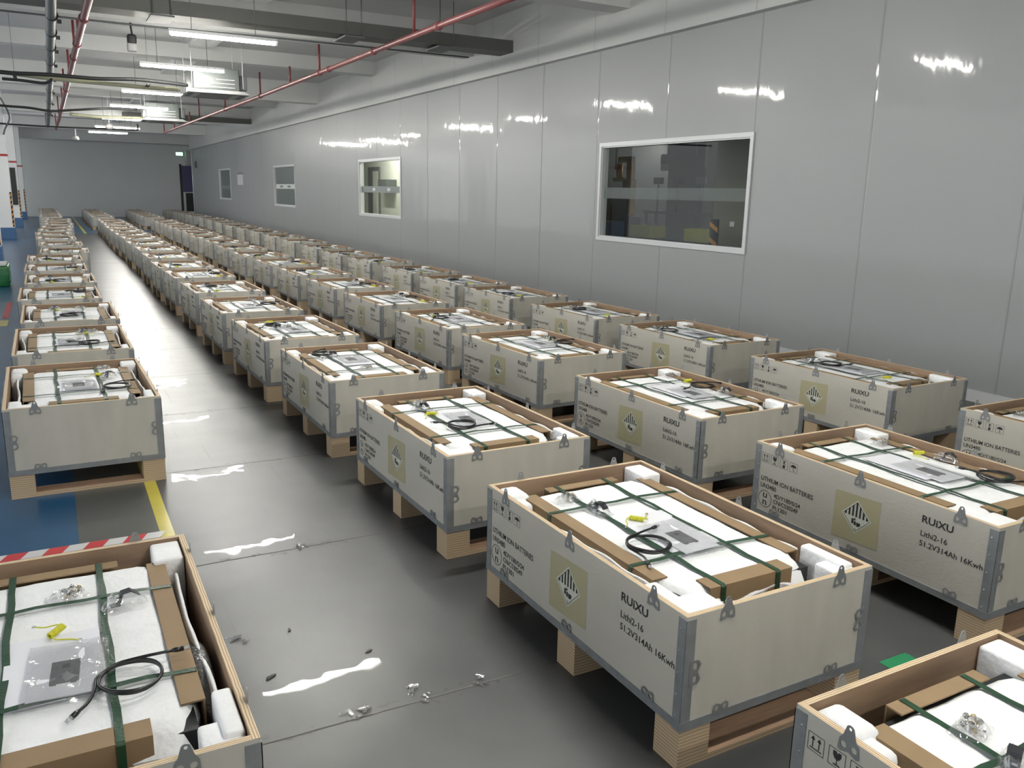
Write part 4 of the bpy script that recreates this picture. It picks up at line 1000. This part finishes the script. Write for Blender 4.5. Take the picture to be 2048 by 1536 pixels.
# ------------------------------------------------------------------ row layout (front-left corner x, front y, rotation)
ROWS = {
 'A': [(-.42, 1.485, -.23), (-.277, 4.463, .95), (-.283, 5.94, .4), (-.27, 7.35, .3), (-.325, 8.80, .2), (-.30, 10.29, .3), (-.335, 11.81, 0), (-.33, 13.40, .5), (-.19, 15.02, -1.0), (-.215, 16.86, .4),
       (-.27, 18.75, .5), (-.31, 20.5, 0), (-.27, 22.3, -.6), (-.20, 24.0, .6), (-.15, 25.8, 0), (-.16, 27.6, .5), (-.13, 29.35, -.3),
       (-.32, 32.2, 0), (-.33, 34.1, .4), (-.34, 36.0, 0), (-.36, 37.9, -.4), (-.38, 39.8, 0), (-.40, 41.7, .3)],
 'B': [(1.303, -.004, .33), (1.328, 1.487, .42), (1.318, 2.951, .93), (1.285, 4.468, .5), (1.244, 5.904, 1.37), (1.21, 7.37, .6), (1.22, 8.93, .2), (1.215, 10.50, .4), (1.20, 11.92, 0), (1.24, 13.59, .5), (1.26, 15.27, 0), (1.25, 16.92, .5), (1.27, 18.68, 0), (1.25, 20.2, .4), (1.24, 21.95, 0), (1.25, 23.7, .4), (1.28, 25.5, -.4), (1.29, 27.2, 0), (1.30, 28.85, .3),
       (1.24, 32.1, 0), (1.25, 34.0, .4), (1.25, 35.9, 0), (1.24, 37.7, .3), (1.25, 39.6, 0), (1.25, 41.4, 0)],
 'C': [(2.645, 1.503, -.25), (2.659, 2.984, .44), (2.69, 4.569, 2.0), (2.651, 5.927, 1.29), (2.63, 7.41, .6), (2.63, 8.88, .4), (2.64, 10.45, 0), (2.65, 12.0, .5), (2.61, 13.55, .3), (2.65, 15.27, .4), (2.70, 17.1, 0), (2.67, 18.8, .4), (2.73, 20.5, 0), (2.76, 22.0, .5), (2.75, 23.5, .3), (2.80, 25.0, 0), (2.79, 26.9, .4), (2.86, 28.95, 0),
       (2.84, 32.2, .3), (2.84, 34.0, 0), (2.88, 35.8, .3), (2.91, 37.6, 0), (2.97, 39.6, .4), (3.03, 41.6, 0)],
 'D': [(4.08, 1.51, .3), (4.12, 3.051, 1.06), (4.10, 4.56, .8), (4.055, 5.963, .91), (4.05, 7.51, .5), (4.05, 8.85, .3), (4.09, 10.32, .5), (4.12, 12.04, 0), (4.12, 13.5, .5), (4.20, 15.2, .2), (4.27, 17.1, .3), (4.34, 19.1, 0), (4.43, 21.1, .4), (4.44, 22.95, .2), (4.45, 24.7, 0), (4.54, 26.85, .4), (4.63, 29.1, 0), (4.69, 31.3, .3),
       (4.67, 33.75, 0), (4.64, 35.7, .3), (4.66, 37.9, 0), (4.65, 39.7, .2), (4.60, 41.5, 0)],
}
ROWNAME = {'A': 'row left of the aisle', 'B': 'row right of the aisle', 'C': 'second row from the wall', 'D': 'row along the wall'}
# accessories seen in the nearer crates: cable, manual, bolts, bracket, wire as (u, v, turn in degrees)
ACC = {
 ('A', 0): dict(c=(.485, .352, 5), m=(.362, .445, -4), s=(.338, .49, 0), b=(.372, .848, 20), k=(.50, .738, 10), w=(.345, .645, -35)),
 ('A', 1): dict(c=(.520, .39, 20), m=(.345, .53, 0), s=(.34, .56, 0), b=(.49, .94, 0), k=(.498, .67, 40), w=(.455, .745, 30)),
 ('A', 2): dict(c=(.45, .39, 150), m=(.34, .53, 0), s=(.34, .56, 0), b=(.49, .93, 0), k=(.43, .90, 40), w=(.45, .82, 0)),
 ('A', 3): dict(c=(.34, .42, 10), m=(.37, .60, 0), s=(.34, .60, 0), b=(.44, .92, 0), k=(.24, .88, 40), w=(.26, .78, 0)),
 ('B', 1): dict(c=(.213, .437, 18), m=(.352, .44, 0), s=(.352, .52, 0), b=(.208, .895, 10), k=(.243, .752, -80), w=(.312, .625, 40)),
 ('B', 2): dict(c=(.285, .452, 130), m=(.36, .55, -4), s=(.35, .60, 0), b=(.272, .925, 10), k=(.243, .82, -60), w=(.240, .70, 60)),
 ('B', 3): dict(c=(.215, .885, 40), m=(.34, .66, 0), s=(.345, .64, 0), b=(.337, .36, 10), k=(.26, .82, -60), w=None),
 ('B', 4): dict(c=(.24, .75, 0), m=(.36, .52, 0), s=(.35, .56, 0), b=(.33, .66, 10), k=(.24, .62, -60), w=(.27, .95, 60)),
 ('B', 5): dict(c=(.52, .60, 0), m=(.36, .60, 0), s=(.35, .60, 0), b=(.52, .80, 10), k=(.44, .95, -20), w=None),
 ('C', 0): dict(c=(.545, .36, 95), m=(.375, .52, 0), s=(.375, .62, 0), b=(.535, .885, 10), k=(.585, .60, -75), w=(.548, .705, 80)),
 ('C', 1): dict(c=(.548, .615, -30), m=(.385, .51, 0), s=(.385, .62, 0), b=(.566, .93, 10), k=(.556, .44, -75), w=(.566, .765, 90)),
 ('C', 2): dict(c=(.54, .54, 0), m=(.38, .60, 0), s=(.38, .62, 0), b=(.57, .80, 10), k=(.52, .67, -75), w=(.55, .72, 90)),
 ('C', 3): dict(c=(.24, .66, 0), m=(.38, .58, 0), s=(.38, .60, 0), b=(.27, .87, 10), k=(.25, .78, -75), w=(.24, .80, 90)),
}
Z_ITEM = FZ+0.0075
far0 = crate_far(); full0 = crate_full(); TF, TN = tree_of(far0), tree_of(full0)
packs_near = [pack_full(1), pack_full(4), pack_full(8)]; pack_f = pack_far(2)
TP = {id(p): tree_of(p) for p in packs_near+[pack_f]}
block_me = {k: foam_block(k).mesh('foam_corner_block') for k in ('FL', 'FR', 'BL', 'BR')}
cables = [cable_coil(s_) for s_ in (1, 5)]; TC = {id(c): tree_of(c) for c in cables}
wire0, bolts0, bracket0, manual0 = ground_wire(), bolt_bag(3), bracket_bag(), manual()
TW, TB, TK, TM = tree_of(wire0), tree_of(bolts0), tree_of(bracket0), tree_of(manual0)
sheet_me = sheet().mesh('instruction_sheet')
first_use = set()
def inst(root, tree):
    """the first call places the original itself, later calls copy it"""
    if id(root) not in first_use:
        first_use.add(id(root)); return root
    return clone(root, tree)
CORNER = {'FL': 'front left', 'FR': 'front right', 'BL': 'back left', 'BR': 'back right'}
rnd = random.Random(11)
for row, lst in ROWS.items():
    for i, (x, y, rot) in enumerate(lst):
        near = y < 17
        th = R(rot); cx = x+math.cos(th)*HX-math.sin(th)*HY; cy = y+math.sin(th)*HX+math.cos(th)*HY
        o_ = ORD[i]; rn = ROWNAME[row]
        def place(ob, u, v, z, turn, label, group):
            a, c = U(u), V(v)
            ob.location = (cx+a*math.cos(th)-c*math.sin(th), cy+a*math.sin(th)+c*math.cos(th), z); ob.rotation_euler = (0, 0, th+R(turn))
            ob['label'] = label; ob['group'] = group
        ct = inst(full0 if near else far0, TN if near else TF)
        place(ct, HX, HY, 0, 0, 'open pale plywood crate on pallet, %s from the front, %s' % (o_, rn), 'battery crates, %s' % rn)
        pk = packs_near[(i+ord(row)) % 3] if near else pack_f
        pk_ = inst(pk, TP[id(pk)]); place(pk_, HX, HY, 0.0, 0, 'foam-wrapped battery with green straps in %s crate, %s' % (o_, rn), 'battery packs, %s' % rn)
        for k, me in block_me.items():
            fb = D.objects.new('foam_block', me); COL.objects.link(fb); fb['category'] = 'foam block'
            place(fb, HX, HY, 0.0, 0, 'white foam pad, %s corner of %s crate, %s' % (CORNER[k], o_, rn), 'foam corner pads, %s' % rn)
        acc = ACC.get((row, i))
        if acc is None:
            side = rnd.random() < 0.5; uu = 0.52 if side else 0.24
            if row == 'D' and i < 6: uu = 0.24 if i % 2 == 0 else 0.3
            acc = dict(c=(uu+rnd.uniform(-.02, .04), rnd.uniform(.38, .75), rnd.uniform(0, 360)), m=(.36, rnd.uniform(.48, .62), rnd.uniform(-5, 5)), s=(.35, rnd.uniform(.52, .62), 0),
                       b=(uu+rnd.uniform(-.03, .05), rnd.uniform(.88, .93), rnd.uniform(0, 90)), k=(uu, rnd.uniform(.78, .84), rnd.uniform(-90, 90)), w=(uu+.02, .28, rnd.uniform(0, 90)))
        c0 = cables[i % 2]; q = inst(c0, TC[id(c0)]); place(q, *acc['c'][:2], Z_ITEM+0.004, acc['c'][2], 'black coiled cable lying in %s crate, %s' % (o_, rn), 'black cables, %s' % rn)
        q = D.objects.new('instruction_sheet', sheet_me); COL.objects.link(q); q['category'] = 'paper'
        place(q, *acc['s'][:2], Z_ITEM, acc['s'][2], 'white paper sheet on the foam in %s crate, %s' % (o_, rn), 'paper sheets, %s' % rn)
        q = inst(manual0, TM); place(q, *acc['m'][:2], Z_ITEM+0.0012, acc['m'][2], 'clear pouch with grey-printed booklet in %s crate, %s' % (o_, rn), 'manual pouches, %s' % rn)
        if y < 17:
            q = inst(bolts0, TB); place(q, *acc['b'][:2], Z_ITEM-0.001, acc['b'][2], 'small clear bag of bolts in %s crate, %s' % (o_, rn), 'bolt bags, %s' % rn)
            q = inst(bracket0, TK); place(q, *acc['k'][:2], Z_ITEM, acc['k'][2], 'bagged dark metal bracket in %s crate, %s' % (o_, rn), 'bracket bags, %s' % rn)
            if acc['w']:
                q = inst(wire0, TW); place(q, *acc['w'][:2], Z_ITEM, acc['w'][2], 'yellow coiled wire in %s crate, %s' % (o_, rn), 'yellow wires, %s' % rn)
# bagged grey part in the side gap of the near left crate
b = MB(); pts = [(0, -0.17, 0.16), (0, -0.12, 0.20), (0, 0.0, 0.215), (0, 0.10, 0.19), (0, 0.16, 0.14)]
b.tube(smooth_pts(pts, 4), [0.012+0.010*math.sin(k/16*PI) for k in range(17)], 'sil_bag', 12)
b.obj('padded_bag', None, (-0.42+0.640, 1.485+0.43, PZ+0.05), label='long shiny grey bag in side gap of first crate, row left of the aisle', category='bag')
